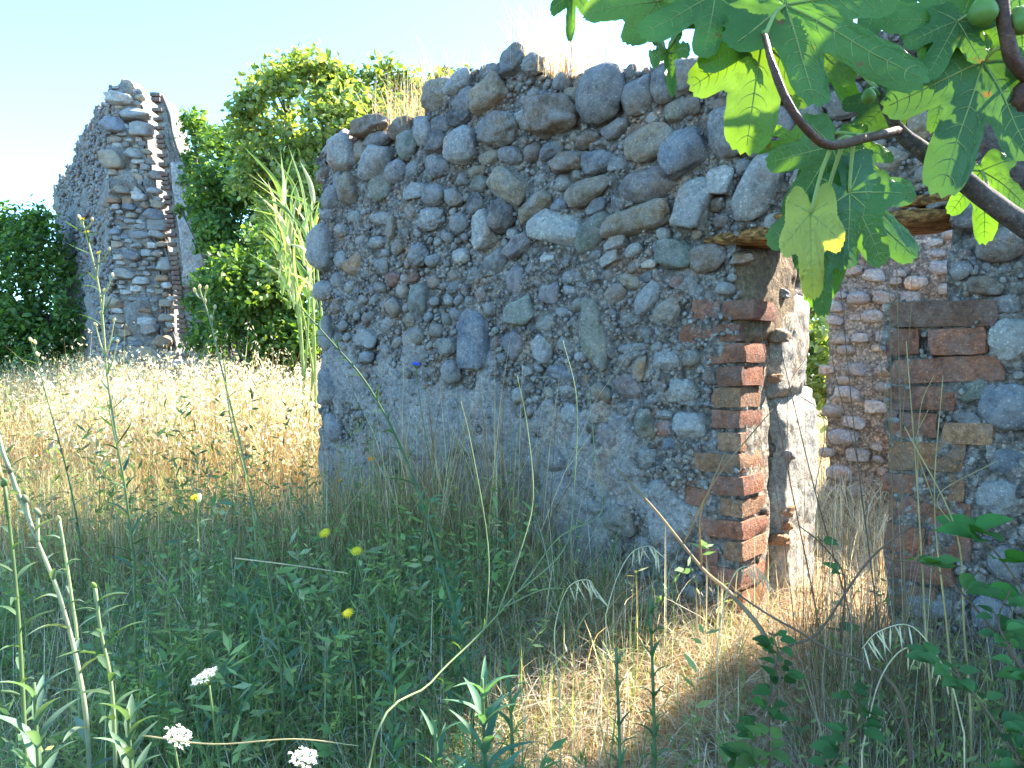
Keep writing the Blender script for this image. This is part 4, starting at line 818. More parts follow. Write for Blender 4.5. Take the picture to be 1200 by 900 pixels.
def plant(name, label, cat, pts, r0, r1, nleaf, ll, col, lcol, group=None, leaf_kinds=(0, 1), lrange=(.1, .95), seed=0, up=.5, heads=None, depth=None):
    """pts: [(px,py,Y)...] from foot to tip; the foot is carried down to the ground"""
    r = random.Random(seed * 13 + 1); P = [at(*p) for p in pts]; f = P[0].copy(); gz = float(ground(f[0], f[1]))
    if f[2] > gz + .02: P = [np.array([f[0] + (f[0] - P[1][0]) * .1, f[1], gz - .02])] + P
    S = smooth_path(P, 6); t = thing(name, label, cat, (S[0][0], S[0][1], gz), group)
    m = frame((0, 0, 0), (1, 0, 0), (0, 1, 0), (0, 0, 1))
    part('stem', mesh_np('stem', *tube(S, np.linspace(r0 * .72, r1 * .8, len(S)), 6), M_WEED), t, color=col)
    nleaf = int(nleaf * 1.5)
    for k in range(nleaf):
        q = lrange[0] + (lrange[1] - lrange[0]) * (k + r.uniform(0, .6)) / max(1, nleaf); ii = min(len(S) - 2, int(q * (len(S) - 1))); p = S[ii] + (S[ii + 1] - S[ii]) * (q * (len(S) - 1) - ii)
        a = k * 2.4 + r.uniform(-.4, .4); T = unit(S[ii + 1] - S[ii]); hz = unit(np.cross(T, [math.cos(a), math.sin(a), .01])); ex = unit(hz + T * r.uniform(up * .5, up * 1.5)); ey = unit(np.cross(T, ex)); ez = np.cross(ex, ey)
        L_ = ll * r.uniform(.65, 1.25) * (1 - .45 * q)
        part('leaf', LEAFS[r.choice(leaf_kinds)], t, frame(p, ex, ey, ez, (L_,) * 3), np.array(lcol) * r.uniform(.8, 1.25))
    if heads:
        for (kind, qx, s, c) in heads:
            if isinstance(qx, float): p = S[int(qx * (len(S) - 1))]
            else: p = at(*qx)
            ii = min(range(len(S)), key=lambda z: np.linalg.norm(S[z] - p)); ii = max(0, ii - 2) if isinstance(qx, tuple) else ii
            if np.linalg.norm(S[ii] - p) > .015:
                part('stalk', mesh_np('stalk', *tube(smooth_path([S[ii], S[ii] * .45 + p * .55 + [0, 0, -.01], p]), np.linspace(r1, r1 * .7, 13), 5), M_WEED), t, color=col)
            n_ = unit(np.array([r.gauss(0, .35), -.45 + r.gauss(0, .2), .8])); ex = unit(np.cross([0, 1, .2], n_)); ey = np.cross(n_, ex)
            if kind == 'flower':
                part('flower_head', M_FLOW, t, frame(p, ex, ey, n_, (s,) * 3), c); part('bud', M_BUD, t, frame(p - n_ * s * .25, ex, ey, n_, (s * .4, s * .4, s * .4)), (.12, .2, .07))
            elif kind == 'bud': part('bud', M_BUD, t, frame(p, ex, ey, n_, (s * .75, s * .75, s * 1.05)), c)
    return t
SG = (.15, .21, .09); LG = (.08, .14, .07); PALE = (.34, .36, .20); YEL = (.80, .62, .03); STRAW = (.48, .38, .20)
GREYG = (.16, .21, .15)
fluff = (.62, .55, .42)
def buds(lst, s=.008, c=fluff): return [('bud', q, s, c) for q in lst]
plant('yellow_daisy_stalk', 'tall straight stalk with tiny yellow flowers before the far ruin', 'wildflower', [(158, 700, 2.5), (150, 600, 2.5), (128, 460, 2.5), (118, 350, 2.5), (104, 285, 2.5), (97, 262, 2.5)], .006, .003, 16, .11, PALE, LG, seed=1, leaf_kinds=(0, 3), up=.8,
      heads=[('flower', (102, 272, 2.5), .011, YEL), ('flower', (116, 296, 2.5), .010, YEL), ('flower', (97, 257, 2.5), .010, YEL)] + buds([(93, 254, 2.5), (128, 292, 2.5), (132, 322, 2.5), (122, 340, 2.5), (118, 366, 2.5), (138, 400, 2.5), (134, 375, 2.5), (112, 380, 2.5), (108, 257, 2.5)]))
plant('seeding_thistle_stalk', 'tall pale stalk with fluffy seed heads right of the far ruin', 'wildflower', [(300, 640, 2.8), (290, 560, 2.8), (264, 450, 2.8), (246, 375, 2.8), (234, 340, 2.8)], .006, .003, 9, .08, PALE, GREYG, seed=2, up=.5,
      heads=buds([(234, 336, 2.8), (228, 340, 2.8), (242, 337, 2.8), (252, 360, 2.8), (240, 352, 2.8), (248, 372, 2.8)], .011))
plant('seeding_thistle_stalk', 'thin stalk with one fluffy head near the left edge, above the meadow', 'wildflower', [(95, 650, 2.7), (80, 560, 2.7), (56, 470, 2.7), (38, 402, 2.7)], .005, .002, 10, .08, SG, LG, seed=3, heads=buds([(36, 398, 2.7), (41, 401, 2.7), (44, 415, 2.7)], .010))
plant('woody_thistle', 'stout pale grey-green stalk leaning at the far left edge, sun on its stem', 'wildflower', [(105, 900, 1.7), (95, 800, 1.7), (70, 700, 1.7), (38, 620, 1.7), (-4, 510, 1.7)], .008, .005, 13, .10, (.36, .38, .28), GREYG, seed=4, leaf_kinds=(1, 2), heads=buds([(-2, 506, 1.7), (12, 552, 1.7), (30, 585, 1.7), (44, 600, 1.7)], .012, (.2, .22, .14)))
plant('woody_thistle', 'upright dark green stalk at the left edge, lower than its leaning neighbour', 'wildflower', [(30, 900, 1.6), (25, 780, 1.6), (18, 680, 1.6), (6, 570, 1.6)], .007, .004, 12, .11, SG, LG, seed=5, leaf_kinds=(1, 2), heads=buds([(5, 566, 1.6)], .013, (.12, .18, .08)))
plant('woody_thistle', 'short stalk with bud tip between the leaning thistle and the carrot flowers', 'wildflower', [(135, 890, 1.6), (130, 800, 1.6), (118, 740, 1.6), (112, 690, 1.6)], .006, .004, 11, .12, (.30, .36, .2), LG, seed=6, leaf_kinds=(1, 2), heads=buds([(110, 686, 1.6)], .01, (.2, .3, .08)))
plant('woody_thistle', 'slim pale stem with pointed bud rising at lower left', 'wildflower', [(92, 780, 1.9), (84, 700, 1.9), (70, 610, 1.9)], .006, .004, 8, .07, (.36, .42, .24), GREYG, seed=7, heads=buds([(69, 608, 1.9)], .01, (.4, .42, .25)))
plant('fleabane_stalk', 'tall dark green leaning stalk before the left half of the wall', 'wildflower', [(552, 800, 1.9), (530, 710, 1.9), (505, 620, 1.95), (470, 525, 2.0), (430, 450, 2.0), (388, 400, 2.0), (352, 360, 2.0)], .0065, .0022, 20, .085, (.10, .17, .08), LG, seed=8, leaf_kinds=(0, 1), up=.7)
plant('fleabane_stalk', 'green stalk with spreading narrow leaves standing in the dry meadow', 'wildflower', [(158, 690, 2.1), (155, 640, 2.1), (145, 560, 2.1), (132, 500, 2.1), (126, 470, 2.1)], .005, .002, 14, .11, SG, LG, seed=9, leaf_kinds=(0, 3), up=.5)
plant('fleabane_stalk', 'thin green stalk bending right beside the wall end', 'wildflower', [(330, 800, 1.9), (318, 700, 1.9), (300, 600, 2.0), (272, 500, 2.0), (262, 420, 2.0)], .004, .002, 12, .08, SG, GREYG, seed=10, leaf_kinds=(0, 3))
plant('yellow_daisy', 'yellow daisy rising from the meadow edge at left', 'wildflower', [(236, 700, 1.9), (233, 640, 1.9), (230, 590, 1.9)], .003, .002, 4, .06, SG, GREYG, seed=11, heads=[('flower', (229, 583, 1.9), .016, YEL), ('bud', (233, 584, 1.9), .012, (.8, .78, .6))])
plant('yellow_daisy', 'yellow daisy in side view, upper one of the three in the foreground weeds', 'wildflower', [(400, 740, 1.9), (390, 680, 1.9), (382, 628, 1.9)], .0025, .002, 4, .05, SG, LG, seed=12, heads=[('flower', (381, 625, 1.9), .017, YEL)])
plant('yellow_daisy', 'yellow daisy in side view, right one of the three in the foreground weeds', 'wildflower', [(435, 760, 1.8), (428, 700, 1.8), (418, 650, 1.8)], .0025, .002, 4, .05, SG, LG, seed=13, heads=[('flower', (418, 646, 1.8), .016, YEL)])
plant('yellow_daisy', 'yellow daisy facing the viewer, lowest of the three in the foreground weeds', 'wildflower', [(418, 830, 1.6), (412, 770, 1.6), (409, 724, 1.6)], .0025, .002, 4, .05, SG, LG, seed=14, heads=[('flower', (408, 719, 1.6), .014, YEL)])
for k, (px, py) in enumerate(((399, 563), (434, 538))):
    plant('orange_seed_daisy', ('faded orange flower head near the wall end, lower of two', 'faded orange flower head near the wall end, upper of two')[k], 'wildflower', [(px + 20, py + 110, 2.4), (px + 8, py + 50, 2.4), (px, py + 4, 2.4)], .002, .0015, 5, .05, SG, LG, seed=15 + k, heads=[('flower', (px, py, 2.4), .011, (.75, .30, .03))])
plant('chicory', 'single small blue flower before the middle of the wall', 'wildflower', [(510, 600, 2.3), (500, 520, 2.3), (492, 470, 2.3), (488, 431, 2.3)], .002, .0013, 3, .04, SG, LG, seed=17, heads=[('flower', (487, 427, 2.3), .015, (.10, .16, .75))])
CAR = [((240, 793, 1.55), 'white carrot umbel, highest of the three white flowers at lower left', .028), ((209, 863, 1.45), 'white carrot umbel, leftmost of the three, tilted', .026), ((356, 888, 1.35), 'white carrot umbel at the bottom edge right of the other two', .025)]
for k, (q, lb, s) in enumerate(CAR):
    P = at(*q); gz = float(ground(P[0], P[1])); t = thing('wild_carrot', lb, 'wildflower', (P[0] + .02, P[1] + .02, gz), 'wild carrot flowers')
    n_ = unit([(-.35, .45, .15)[k], -.12, .85]); ex = unit(np.cross([0, 1, .2], n_)); ey = np.cross(n_, ex); base = P - n_ * s * .75
    part('stem', mesh_np('stem', *tube(smooth_path([np.array([P[0] + .03, P[1] + .03, gz]), base * .6 + np.array([P[0] + .03, P[1] + .03, gz]) * .4 + [.01, 0, 0], base]), .0022, 6), M_WEED), t, color=SG)
    part('umbel_rays', M_US, t, frame(P, ex, ey, n_, (s,) * 3), (.14, .22, .08)); part('flower_head', M_UF, t, frame(P, ex, ey, n_, (s, s, s)), (.86, .88, .86))
# pale branching stem crossing the foreground
t = plant('branching_weed', 'pale green forked stem slanting across the foreground before the wall', 'wildflower', [(432, 900, 1.15), (505, 800, 1.3), (560, 745, 1.4), (610, 690, 1.5), (655, 630, 1.6), (705, 600, 1.7), (698, 540, 1.75), (690, 450, 1.8)], .0030, .0010, 8, .035, (.25, .30, .15), (.12, .18, .06), seed=18)
for k, q in enumerate(([(590, 712, 1.45), (640, 690, 1.45), (682, 694, 1.45)], [(600, 700, 1.48), (660, 645, 1.5), (672, 580, 1.55), (676, 470, 1.6), (660, 400, 1.7)], [(583, 720, 1.43), (612, 640, 1.5), (625, 580, 1.6), (618, 500, 1.7), (606, 440, 1.75)], [(570, 735, 1.42), (572, 640, 1.5), (552, 520, 1.6), (540, 470, 1.65)])):
    S = smooth_path([at(*z) for z in q]); part('side_stem', mesh_np('side_stem', *tube(S, np.linspace(.0015, .0006, len(S)), 5), M_WEED), t, color=(.24, .29, .14))
# leafy fleabanes
def leafy(name, label, px, py, Y, hgt, nleaf, ll, lcol, seed, top_bunch=True, kinds=(0, 1, 4), lean=(0, 0)):
    T = at(px, py, Y); gz = float(ground(T[0], T[1])); r = random.Random(seed); B = np.array([T[0] + lean[0], T[1] + lean[1], gz])
    t = thing(name, label, 'weed', B, 'leafy fleabane plants'); S = smooth_path([B, B * .5 + T * .5 + [.01, 0, 0], T], 8); part('stem', mesh_np('stem', *tube(S, np.linspace(.005, .003, len(S)), 6), M_WEED), t, color=(.13, .20, .09))
    for k in range(nleaf):
        q = (k / nleaf) ** .75; i = min(len(S) - 2, int(q * (len(S) - 1))); p = S[i]; a = k * 2.4; up = .25 + 1.2 * q; ex = unit([math.cos(a), math.sin(a), up]); ey = unit(np.cross([0, 0, 1], ex)); ez = np.cross(ex, ey)
        L_ = ll * r.uniform(.75, 1.2) * (1 - .25 * q); part('leaf', LEAFS[r.choice(kinds)], t, frame(p, ex, ey, ez, (L_,) * 3), np.array(lcol) * r.uniform(.75, 1.3))
leafy('fleabane', 'bushy blue-green plant with drooping narrow leaves at the bottom edge, centre', 565, 795, 1.25, .3, 56, .12, (.11, .22, .13), 1)
leafy('fleabane', 'smaller blue-green leafy plant at the bottom edge left of the bushy centre one', 510, 845, 1.2, .3, 36, .10, (.09, .19, .10), 2)
leafy('fleabane', 'slim dark green leafy plant before the straw, right of centre', 762, 700, 1.6, .5, 46, .055, (.08, .16, .06), 3)
leafy('fleabane', 'slim green leafy plant beside the darker one before the straw', 722, 760, 1.5, .5, 40, .05, (.09, .17, .07), 4)
leafy('fleabane', 'dark leafy shoot standing close to the wall foot in the middle', 531, 655, 2.0, .5, 44, .10, (.08, .18, .10), 5)
leafy('fleabane', 'short leafy shoot just left of the straw heap', 596, 770, 1.5, .4, 30, .08, (.10, .2, .08), 6)
leafy('fleabane', 'broad-leaved green plant in the lower left corner', 40, 800, 1.4, .5, 30, .14, (.13, .21, .15), 7, kinds=(1, 2))
leafy('fleabane', 'leafy plant between the lower left corner and the carrot flowers', 150, 830, 1.5, .5, 30, .12, (.12, .2, .12), 8, kinds=(1, 2))
leafy('fleabane', 'grey-green leafy plant under the forked stem at centre left', 455, 720, 1.8, .4, 36, .09, (.13, .22, .14), 9)
leafy('fleabane', 'green leafy plant below the lone yellow daisy at left', 290, 700, 2.0, .4, 36, .08, (.13, .22, .1), 10)
# dead stalks
def dead(label, pts, r0, r1, col=STRAW, name='dead_stalk', side=None, foot=True, grp='dead stalks around the doorway'):
    P = [at(*p) for p in pts]; f = P[0].copy(); gz = float(ground(f[0], f[1]))
    if foot and f[2] > gz + .02: P = [np.array([f[0], f[1], gz])] + P
    S = smooth_path(P); t = thing(name, label, 'dead stalk', (P[0][0], P[0][1], gz), grp); part('stem', mesh_np('stem', *tube(S, np.linspace(r0, r1, len(S)), 6), M_WEED), t, color=col)
    for q in side or []:
        S = smooth_path([at(*z) for z in q]); part('side_stem', mesh_np('side_stem', *tube(S, np.linspace(r1 * 1.1, r1 * .6, len(S)), 5), M_WEED), t, color=col)
    return t
DB = (.20, .13, .09)
dead('thick broken brown stalk leaning against the wall left of the doorway', [(905, 770, 2.0), (860, 700, 2.15), (822, 665, 2.25), (770, 600, 2.35), (722, 548, 2.4)], .008, .003, (.34, .24, .14), side=[[(800, 640, 2.3), (840, 560, 2.3), (905, 480, 2.3)], [(822, 665, 2.25), (822, 600, 2.2), (850, 530, 2.2)]])
dead('dark curved twig crossing in front of the doorway foot', [(1060, 830, 1.5), (960, 755, 1.6), (900, 720, 1.7), (855, 690, 1.8)], .004, .002, DB)
dead('dark twig slanting up right towards the right brick jamb', [(905, 790, 1.7), (960, 740, 1.75), (1020, 655, 1.8), (1090, 600, 1.85)], .004, .002, DB)
dead('pale fallen straw lying level across the weeds under the lone yellow daisy', [(275, 654, 1.9), (340, 662, 1.9), (408, 672, 1.9)], .0018, .0012, (.6, .5, .36), foot=False)
dead('pale fallen straw lying level near the bottom edge between the carrot flowers', [(168, 862, 1.45), (250, 872, 1.4), (345, 866, 1.38), (420, 874, 1.4)], .0016, .0009, (.5, .42, .26), foot=False)
rr = random.Random(12)
LBD = ['thin dead stalk close to the left brick jamb, leaning left', 'thin dead stalk crossing the lit plaster of the left reveal', 'straight thin dead stalk in the middle of the doorway', 'dark thin stalk just left of the right jamb', 'tall dead stalk rising past the lintel in the doorway', 'pale dead stalk in front of the right brick jamb', 'bent pale stalk before the right jamb bricks', 'slender stalk curving over the right jamb stones']
for k, (xa, xb, xc, Y, yt, col) in enumerate(((960, 925, 890, 2.3, 380, DB), (1000, 955, 915, 2.2, 410, DB), (1030, 1005, 985, 2.0, 340, DB), (1048, 1045, 1042, 1.9, 300, (.26, .2, .12)), (1062, 1056, 1050, 1.9, 285, (.28, .2, .12)), (1085, 1075, 1062, 1.7, 400, STRAW), (1110, 1095, 1105, 1.7, 440, STRAW), (1130, 1120, 1060, 1.6, 500, STRAW))):
    dead(LBD[k], [(xa + 8, 860, Y), (xa, 740, Y), (xb, (yt + 740) / 2, Y), (xc, yt, Y + .02)], .0032, .0011, col, side=[[(xb, (yt + 740) / 2, Y), (xb + rr.uniform(-30, 30), yt + 80, Y), (xb + rr.uniform(-60, 60), yt + 40, Y)]])
# arching panicles of brome
def panicle(label, foot, arc, Y, seed):
    r = random.Random(seed); P = smooth_path([at(*foot, Y)] + [at(*q, Y) for q in arc], 8); gz = float(ground(P[0][0], P[0][1])); B = np.array([P[0][0] + .01, P[0][1], gz]); P = np.vstack([B, P])
    t = thing('brome_grass', label, 'grass stalk', (B[0], B[1], gz), 'arching dry grass stalks'); part('stem', mesh_np('stem', *tube(P, np.linspace(.0016, .0007, len(P)), 5), M_WEED), t, color=(.66, .57, .42))
    for k in range(11):
        q = P[int(len(P) * (.55 + .44 * k / 11))]; e = q + np.array([r.uniform(-.01, .04), r.uniform(-.02, .02), -r.uniform(.03, .07)])
        part('spikelet', LEAFS[3], t, frame(q, unit(e - q), unit(np.cross([0, 1, 0], e - q)), unit(np.cross(e - q, np.cross([0, 1, 0], e - q))), (.045, .03, .03)), (.62, .55, .42))
panicle('bleached arching oat stalk lit before the dark wall foot', (710, 720), [(722, 680), (740, 648), (762, 640), (772, 652)], 1.9, 1)
panicle('pale arching stalk among the straw before the left jamb', (840, 760), [(850, 700), (865, 668), (885, 665), (900, 680)], 1.9, 2)
panicle('pale arching stalk in the lower right shade', (1010, 880), [(1030, 800), (1060, 760), (1095, 770), (1115, 800)], 1.4, 3)
panicle('long pale stalk curving up the right edge shade', (1130, 860), [(1110, 790), (1070, 735), (1030, 740), (1010, 760)], 1.4, 4)
panicle('dry feathered stalk in the shaded grass left of the straw', (655, 800), [(650, 740), (665, 690), (690, 680), (700, 700)], 1.7, 5)

# brambles
def ovate(n=9):
    t = np.linspace(0, 1, n); ww = .62 * np.sin(np.pi * t ** .7) ** .9 * (1 + .05 * np.sin(t * 30)) + .01; z = .12 * t - .2 * t * t
    V = np.stack([np.stack([t, -ww / 2, z + ww * .18], 1), np.stack([t, 0 * t, z], 1), np.stack([t, ww / 2, z + ww * .18], 1)], 1).reshape(-1, 3); i = np.arange(n - 1)[:, None] * 3
    return V, np.vstack([i + [0, 1, 4, 3], i + [1, 2, 5, 4]])
OV = mesh_np('bramble_leaf', *ovate(), M_WEED)
def bramble(label, pts, nl, ls, seed, col=(.07, .16, .04)):
    r = random.Random(seed); P = [at(*p) for p in pts]; gz = float(ground(P[0][0], P[0][1])); P = [np.array([P[0][0], P[0][1], gz])] + P; S = smooth_path(P)
    t = thing('bramble', label, 'bramble', (P[0][0], P[0][1], gz), 'bramble shoots'); part('stem', mesh_np('stem', *tube(S, np.linspace(.003, .0015, len(S)), 6), M_WEED), t, color=(.2, .13, .08))
    for k in range(nl):
        p = S[int(len(S) * (.3 + .69 * k / nl))]; a = r.uniform(0, 6.28)
        for s in (-1, 0, 1):
            aa = a + s * .9; ex = unit([math.cos(aa), math.sin(aa), r.uniform(-.1, .5)]); n_ = unit(np.array([r.gauss(0, .4), -.5, .9])); ey = unit(np.cross(n_, ex)); ez = np.cross(ex, ey); L_ = ls * r.uniform(.7, 1.2)
            part('leaf', OV, t, frame(p + ex * .012, ex, ey, ez, (L_,) * 3), np.array(col) * r.uniform(.7, 1.35))
bramble('small bramble sprig in the lit doorway', [(985, 760, 2.0), (990, 680, 2.0), (965, 640, 2.0), (935, 615, 2.0)], 3, .045, 1, (.09, .17, .05))
bramble('bramble with large bright leaves beside the right brick jamb', [(1230, 850, 1.5), (1210, 720, 1.5), (1160, 640, 1.55), (1110, 610, 1.6)], 6, .075, 2, (.06, .19, .04))
bramble('bramble spray before the right jamb foot', [(1250, 880, 1.4), (1180, 760, 1.45), (1100, 670, 1.5), (1040, 655, 1.55)], 6, .05, 3)
bramble('leafy bramble low in the straw, right of centre', [(860, 940, 1.4), (890, 850, 1.5), (915, 790, 1.55), (905, 740, 1.6)], 14, .035, 4, (.05, .13, .03))
bramble('trailing bramble along the lower right corner', [(1200, 940, 1.2), (1180, 870, 1.25), (1130, 800, 1.3), (1090, 770, 1.35)], 12, .04, 5, (.06, .14, .04))
bramble('bramble rising at the right edge by the wall', [(1220, 860, 1.3), (1195, 780, 1.35), (1170, 730, 1.4), (1185, 690, 1.45)], 10, .035, 6, (.07, .17, .05))
bramble('bramble hiding under the grass at the bottom, right of the straw', [(960, 960, 1.3), (985, 880, 1.35), (1010, 840, 1.4), (990, 800, 1.45)], 10, .036, 7, (.05, .12, .035))
bramble('broad-leaved shoot at the bottom edge right of the leafy fleabane', [(880, 960, 1.2), (890, 890, 1.25), (905, 860, 1.25)], 6, .038, 8, (.08, .14, .03))

# ------------------------------------------------------------------ fig tree: trunk off to the right, branches over the doorway
def fig_outline(th, five=True, seed=0):
    """radius of the leaf blade around the petiole joint; th = 0 along the midrib"""
    r = random.Random(seed); lob = [(0, 1.0, .40), (R(50), .90, .37), (R(-50), .90, .37)]
    if five: lob += [(R(102), .62, .42), (R(-102), .62, .42)]
    else: lob = [(0, 1.0, .56), (R(58), .82, .48), (R(-58), .82, .48), (R(108), .56, .45), (R(-108), .56, .45)]
    lob = [(a + r.uniform(-.06, .06), l * r.uniform(.9, 1.06), w) for a, l, w in lob]
    out = np.full_like(th, 0.44 if five else .55); out *= np.clip((math.pi - np.abs(th)) / .7, .25, 1)
    for a, l, w in lob:
        d = th - a; x = np.abs(d) / w; g = l * (1 - .10 * np.minimum(x, 1.5) ** 2) * np.exp(-(x ** 4)) ; out = np.maximum(out, g)
    k = np.array([.25, .5, .25]);
    for _ in range(3): out = np.convolve(np.concatenate([[out[0]], out, [out[-1]]]), k, 'valid')
    return out * (1 + .018 * np.sin(th * 60)), lob
def fig_leaf(seed, five, cup, fold):
    nth, nr = 132, 9; th = np.linspace(-math.pi * .985, math.pi * .985, nth); rad, lob = fig_outline(th, five, seed); rs = np.linspace(0, 1, nr) ** .85
    def surf(x, y):
        rho = np.sqrt(x * x + y * y); z = -cup * rho ** 2 + .03 * np.sin(x * 7 + seed) * rho + .035 * np.sin(y * 9 + seed * 2) * rho + fold * np.abs(y) ** 1.2
        return z
    TT, RR = np.meshgrid(th, rs, indexing='ij'); rr_ = RR * rad[:, None]; x = rr_ * np.cos(TT); y = rr_ * np.sin(TT)
    # surface puckers between veins
    z = surf(x, y) + .016 * np.sin(rr_ * 34) * RR * (np.abs(np.sin(TT * 3.8)))
    V = np.stack([x, y, z], -1).reshape(-1, 3); i, j = np.meshgrid(np.arange(nth - 1), np.arange(nr - 1), indexing='ij')
    F = np.stack([i * nr + j, i * nr + j + 1, (i + 1) * nr + j + 1, (i + 1) * nr + j], -1).reshape(-1, 4)
    veins = []
    def vein(p0, p1, w0, w1, bend=0.0):
        q = np.linspace(0, 1, 9); pp = np.outer(1 - q, p0) + np.outer(q, p1); nrm = np.array([-(p1 - p0)[1], (p1 - p0)[0]]); pp = pp + np.outer(np.sin(q * math.pi) * bend, nrm)
        P3 = np.column_stack([pp, surf(pp[:, 0], pp[:, 1])]); v, f = tube(P3, np.linspace(w0, w1, 9), 4); veins.append((v, f))
    for a, l, w in lob:
        tip = np.array([math.cos(a), math.sin(a)]) * l; vein(np.zeros(2), tip * .93, .011, .003)
        if l > .7:
            for q in np.arange(.22, .86, .125):
                for s in (-1, 1):
                    d2 = np.array([math.cos(a + s * R(52)), math.sin(a + s * R(52))]); b = tip * q; r_here = .20 * l * (1 - abs(q - .5) * .9)
                    e = b + d2 * r_here; ae = math.atan2(e[1], e[0]); lim_ = np.interp(ae, th, rad) * .95; ne_ = np.linalg.norm(e)
                    if ne_ > lim_: e = e * lim_ / ne_
                    vein(b, e, .0045, .0015, .12 * s)
    VV, FV = join(veins); V2, F2 = join([(V, [F]), (VV, FV)])
    midx = []
    for f in F2: midx += list((f.min(1) >= len(V)).astype(int))
    return mesh_np('fig_leaf', V2, F2, [M_LEAF, M_VEIN], midx=midx)
FL = [fig_leaf(1, True, .12, .05), fig_leaf(2, True, .35, .15), fig_leaf(3, False, .15, .08), fig_leaf(4, False, .4, .25), fig_leaf(5, True, .05, .35), fig_leaf(6, True, .2, -.1)]
trunk_b = np.array([1.95, .95, float(ground(1.95, .95))])
fig = thing('fig_tree', 'fig tree reaching in from the right, lobed leaves and green figs above the doorway', 'tree', trunk_b)
K1 = at(1235, 285, 1.15)
tr = smooth_path([trunk_b - [0, 0, .1], trunk_b + [-.05, .03, .6], trunk_b + [-.15, .05, 1.15], trunk_b + [-.2, .1, 1.8], trunk_b + [-.1, .2, 2.4]])
part('trunk', mesh_np('trunk', *tube(tr, np.linspace(.085, .04, len(tr)), 12), M_BARK), fig)
def branch(pts, r0, r1, mat=M_BARK, n=8):
    S = smooth_path(pts, 8); rad = np.linspace(r0, r1, len(S)); V, F = tube(S, rad, n); V = V + fbm_vec(V, [(25, r1 * .25), (70, r1 * .15)])
    part('branch', mesh_np('branch', V, F, mat), fig); return S
b1 = branch([trunk_b + [-.1, .04, .9], at(1290, 320, 1.25), K1, at(1190, 257, 1.12), at(1110, 198, 1.08), at(1062, 162, 1.05), at(1046, 140, 1.04), at(1028, 104, 1.03)], .024, .0055)
b2 = branch([at(1053, 153, 1.04), at(1010, 163, .96), at(975, 170, .90), at(945, 152, .87), at(922, 118, .86), at(903, 70, .87), at(896, 42, .92)], .0062, .0036, M_TWIG)
b3 = branch([trunk_b + [-.12, .05, 1.05], at(1290, 260, 1.6), at(1200, 208, 1.6), at(1165, 172, 1.6), at(1120, 100, 1.6), at(1060, 20, 1.6), at(960, -90, 1.6)], .04, .012)
b4 = branch([trunk_b + [-.17, .08, 1.5], at(1290, 150, 1.0), at(1205, 90, .98), at(1180, 45, .97), at(1170, -30, .97), at(1150, -120, 1.0)], .014, .006, M_TWIG)
b5 = branch([tr[-6], np.array([1.3, 1.0, 2.6]), np.array([.7, 1.1, 2.75]), np.array([.2, 1.2, 2.72]), np.array([-.2, 1.3, 2.7])], .03, .006)
b6 = branch([np.array([.7, 1.1, 2.75]), np.array([.45, 1.6, 2.7]), np.array([.3, 2.0, 2.75]), np.array([.1, 2.4, 2.8])], .014, .005)
b7 = branch([np.array([.7, 1.1, 2.75]), np.array([.5, 1.02, 2.45]), at(845, -20, 1.0)], .010, .005, M_TWIG)
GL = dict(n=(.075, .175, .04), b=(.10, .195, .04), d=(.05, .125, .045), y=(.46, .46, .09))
WS = {0: .85, 1: .9, 4: .3, 5: .8, 6: .72, 7: .8, 11: .8, 14: .9, 21: .45, 19: .42, 20: .5, 18: .5, 9: .8, 10: .8}
# joint of the petiole, direction of the midrib on the photograph, length in pixels, distance, tilt, mesh, colour
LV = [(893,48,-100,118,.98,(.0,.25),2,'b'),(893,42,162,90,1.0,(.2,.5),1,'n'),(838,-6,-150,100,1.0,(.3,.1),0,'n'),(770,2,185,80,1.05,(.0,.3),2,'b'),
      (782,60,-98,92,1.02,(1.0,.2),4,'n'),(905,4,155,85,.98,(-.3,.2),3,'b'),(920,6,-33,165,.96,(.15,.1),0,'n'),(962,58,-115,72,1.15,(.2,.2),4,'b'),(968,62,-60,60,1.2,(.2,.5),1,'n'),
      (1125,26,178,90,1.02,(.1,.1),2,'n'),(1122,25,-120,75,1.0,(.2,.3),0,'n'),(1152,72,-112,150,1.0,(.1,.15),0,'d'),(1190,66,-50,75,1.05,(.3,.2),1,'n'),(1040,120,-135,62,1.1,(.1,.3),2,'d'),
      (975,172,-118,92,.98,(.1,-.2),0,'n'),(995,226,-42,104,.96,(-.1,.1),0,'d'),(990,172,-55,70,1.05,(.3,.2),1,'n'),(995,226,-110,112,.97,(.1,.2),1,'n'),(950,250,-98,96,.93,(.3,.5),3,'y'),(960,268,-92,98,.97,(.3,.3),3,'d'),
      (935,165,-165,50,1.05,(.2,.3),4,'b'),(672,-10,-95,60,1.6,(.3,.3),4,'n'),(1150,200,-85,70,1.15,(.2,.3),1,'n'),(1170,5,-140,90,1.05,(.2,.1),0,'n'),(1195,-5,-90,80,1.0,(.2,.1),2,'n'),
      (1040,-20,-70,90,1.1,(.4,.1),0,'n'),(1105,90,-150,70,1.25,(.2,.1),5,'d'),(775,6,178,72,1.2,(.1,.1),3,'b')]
right = np.array([1.0, 0, 0]); upv = np.array([0, math.sin(PITCH), math.cos(PITCH)]); tow = np.array([0, -1.0, 0])
allb = np.vstack([b1, b2, b3, b4, b5, b6, b7])
branch([np.array([.2, 1.2, 2.72]), np.array([.2, 1.45, 2.45]), at(690, -70, 1.6), at(673, -14, 1.6)], .006, .003, M_TWIG)
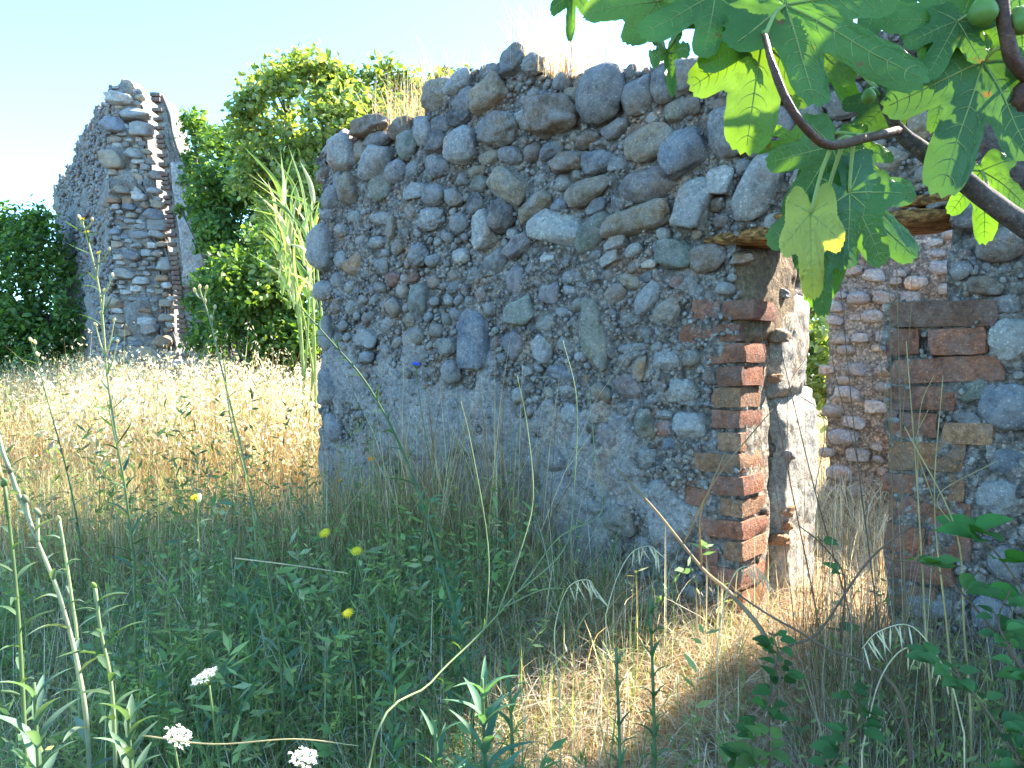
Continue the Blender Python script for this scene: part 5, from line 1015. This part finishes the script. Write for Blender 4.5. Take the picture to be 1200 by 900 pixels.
def add_leaf(p, a, s, tilt, mi, col, pet=True, flip=False, srcs=None, ws=1.0):
    ex = unit(right * math.cos(a) + upv * math.sin(a) + tow * tilt[0]); nz = unit(tow + right * tilt[1] * math.sin(a) + upv * (.15 + tilt[1] * .4)); ey = unit(np.cross(nz, ex)); ez = np.cross(ex, ey)
    if flip: ey = -ey
    o = part('leaf', FL[mi], fig, frame(p, ex, ey, ez, (s, s * ws, s)), np.array(col) * random.uniform(.85, 1.2))
    if pet:
        q = srcs[np.argmin(np.linalg.norm(srcs - p, axis=1))]
        if np.linalg.norm(q - p) < .25:
            S = smooth_path([q, q * .5 + p * .5 + [0, 0, .008], p]); Vp, Fp = tube(S, np.linspace(.0028, .002, len(S)), 6); inv = np.array(WM[o.name].inverted())
            part('stalk', mesh_np('stalk', Vp @ inv[:3, :3].T + inv[:3, 3], Fp, M_VEIN), o, WM[o.name])
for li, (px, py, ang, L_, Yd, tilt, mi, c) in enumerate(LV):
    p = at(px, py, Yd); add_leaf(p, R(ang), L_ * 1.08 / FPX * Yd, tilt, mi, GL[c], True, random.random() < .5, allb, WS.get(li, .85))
# the crown above the frame; leaves are left out where the photograph shows sun reaching the doorway
def blocks(p):
    for tz, (x0, x1, y0, y1) in ((.55, (-.6, 1.1, .9, 2.5)), (1.0, (-.05, 1.0, 1.5, 2.8)), (.8, (.0, .9, 1.4, 2.3)), (1.4, (.7, 1.2, 2.4, 3.1))):
        t_ = (p[2] - tz) / SVn[2]; q = p - SVn * t_
        if x0 < q[0] < x1 and y0 < q[1] < y1: return True
    return False
cnt = 0; src5 = np.vstack([b5, b6, b3[-20:], tr[-14:]])
for k in range(900):
    q = src5[random.randrange(len(src5))] + np.array([random.gauss(0, .28), random.gauss(0, .28), random.gauss(.08, .16)])
    rel = q - EYE; 
    if rel[1] > .2:
        pyy = 450 - FPX * (rel @ upv) / (rel[1]); 
        if pyy > -190: continue
    if q[2] < 2.25 or blocks(q): continue
    a = random.uniform(0, 6.28); n_ = unit([random.gauss(0, .4), random.gauss(0, .4), 1]); ex = unit(np.cross([math.cos(a), math.sin(a), 0], n_)); ey = np.cross(n_, ex); s = random.uniform(.09, .15)
    part('leaf', random.choice(FL), fig, frame(q, ex, ey, n_, (s,) * 3), np.array(GL['n']) * random.uniform(.8, 1.2)); cnt += 1
    if cnt >= 150: break
def fig_fruit(p, s, q):
    V, F = ICO[2]; V = V.copy(); k = V[:, 2]; V[:, :2] *= (1 - .30 * np.clip(k, 0, 1) ** 1.3)[:, None]; V[:, 2] = np.where(k > 0, k * 1.25, k * .92)
    o = part('fig', mesh_np('fig', V, F, M_FRUIT), fig, frame(p, (1, 0, 0), (0, 1, 0), (0, 0, 1), (s, s, s)))
    part('stalk', mesh_np('stalk', *tube(smooth_path([p + [0, 0, s], (p + q) / 2 + [0, 0, s], q]), .003, 6), M_FRUIT), o)
fig_fruit(at(1152, 15, .97), .0175, at(1172, 20, .97)); fig_fruit(at(1197, 26, .97), .0165, at(1180, 30, .97)); fig_fruit(at(1018, 114, 1.02), .0095, at(1030, 112, 1.03))
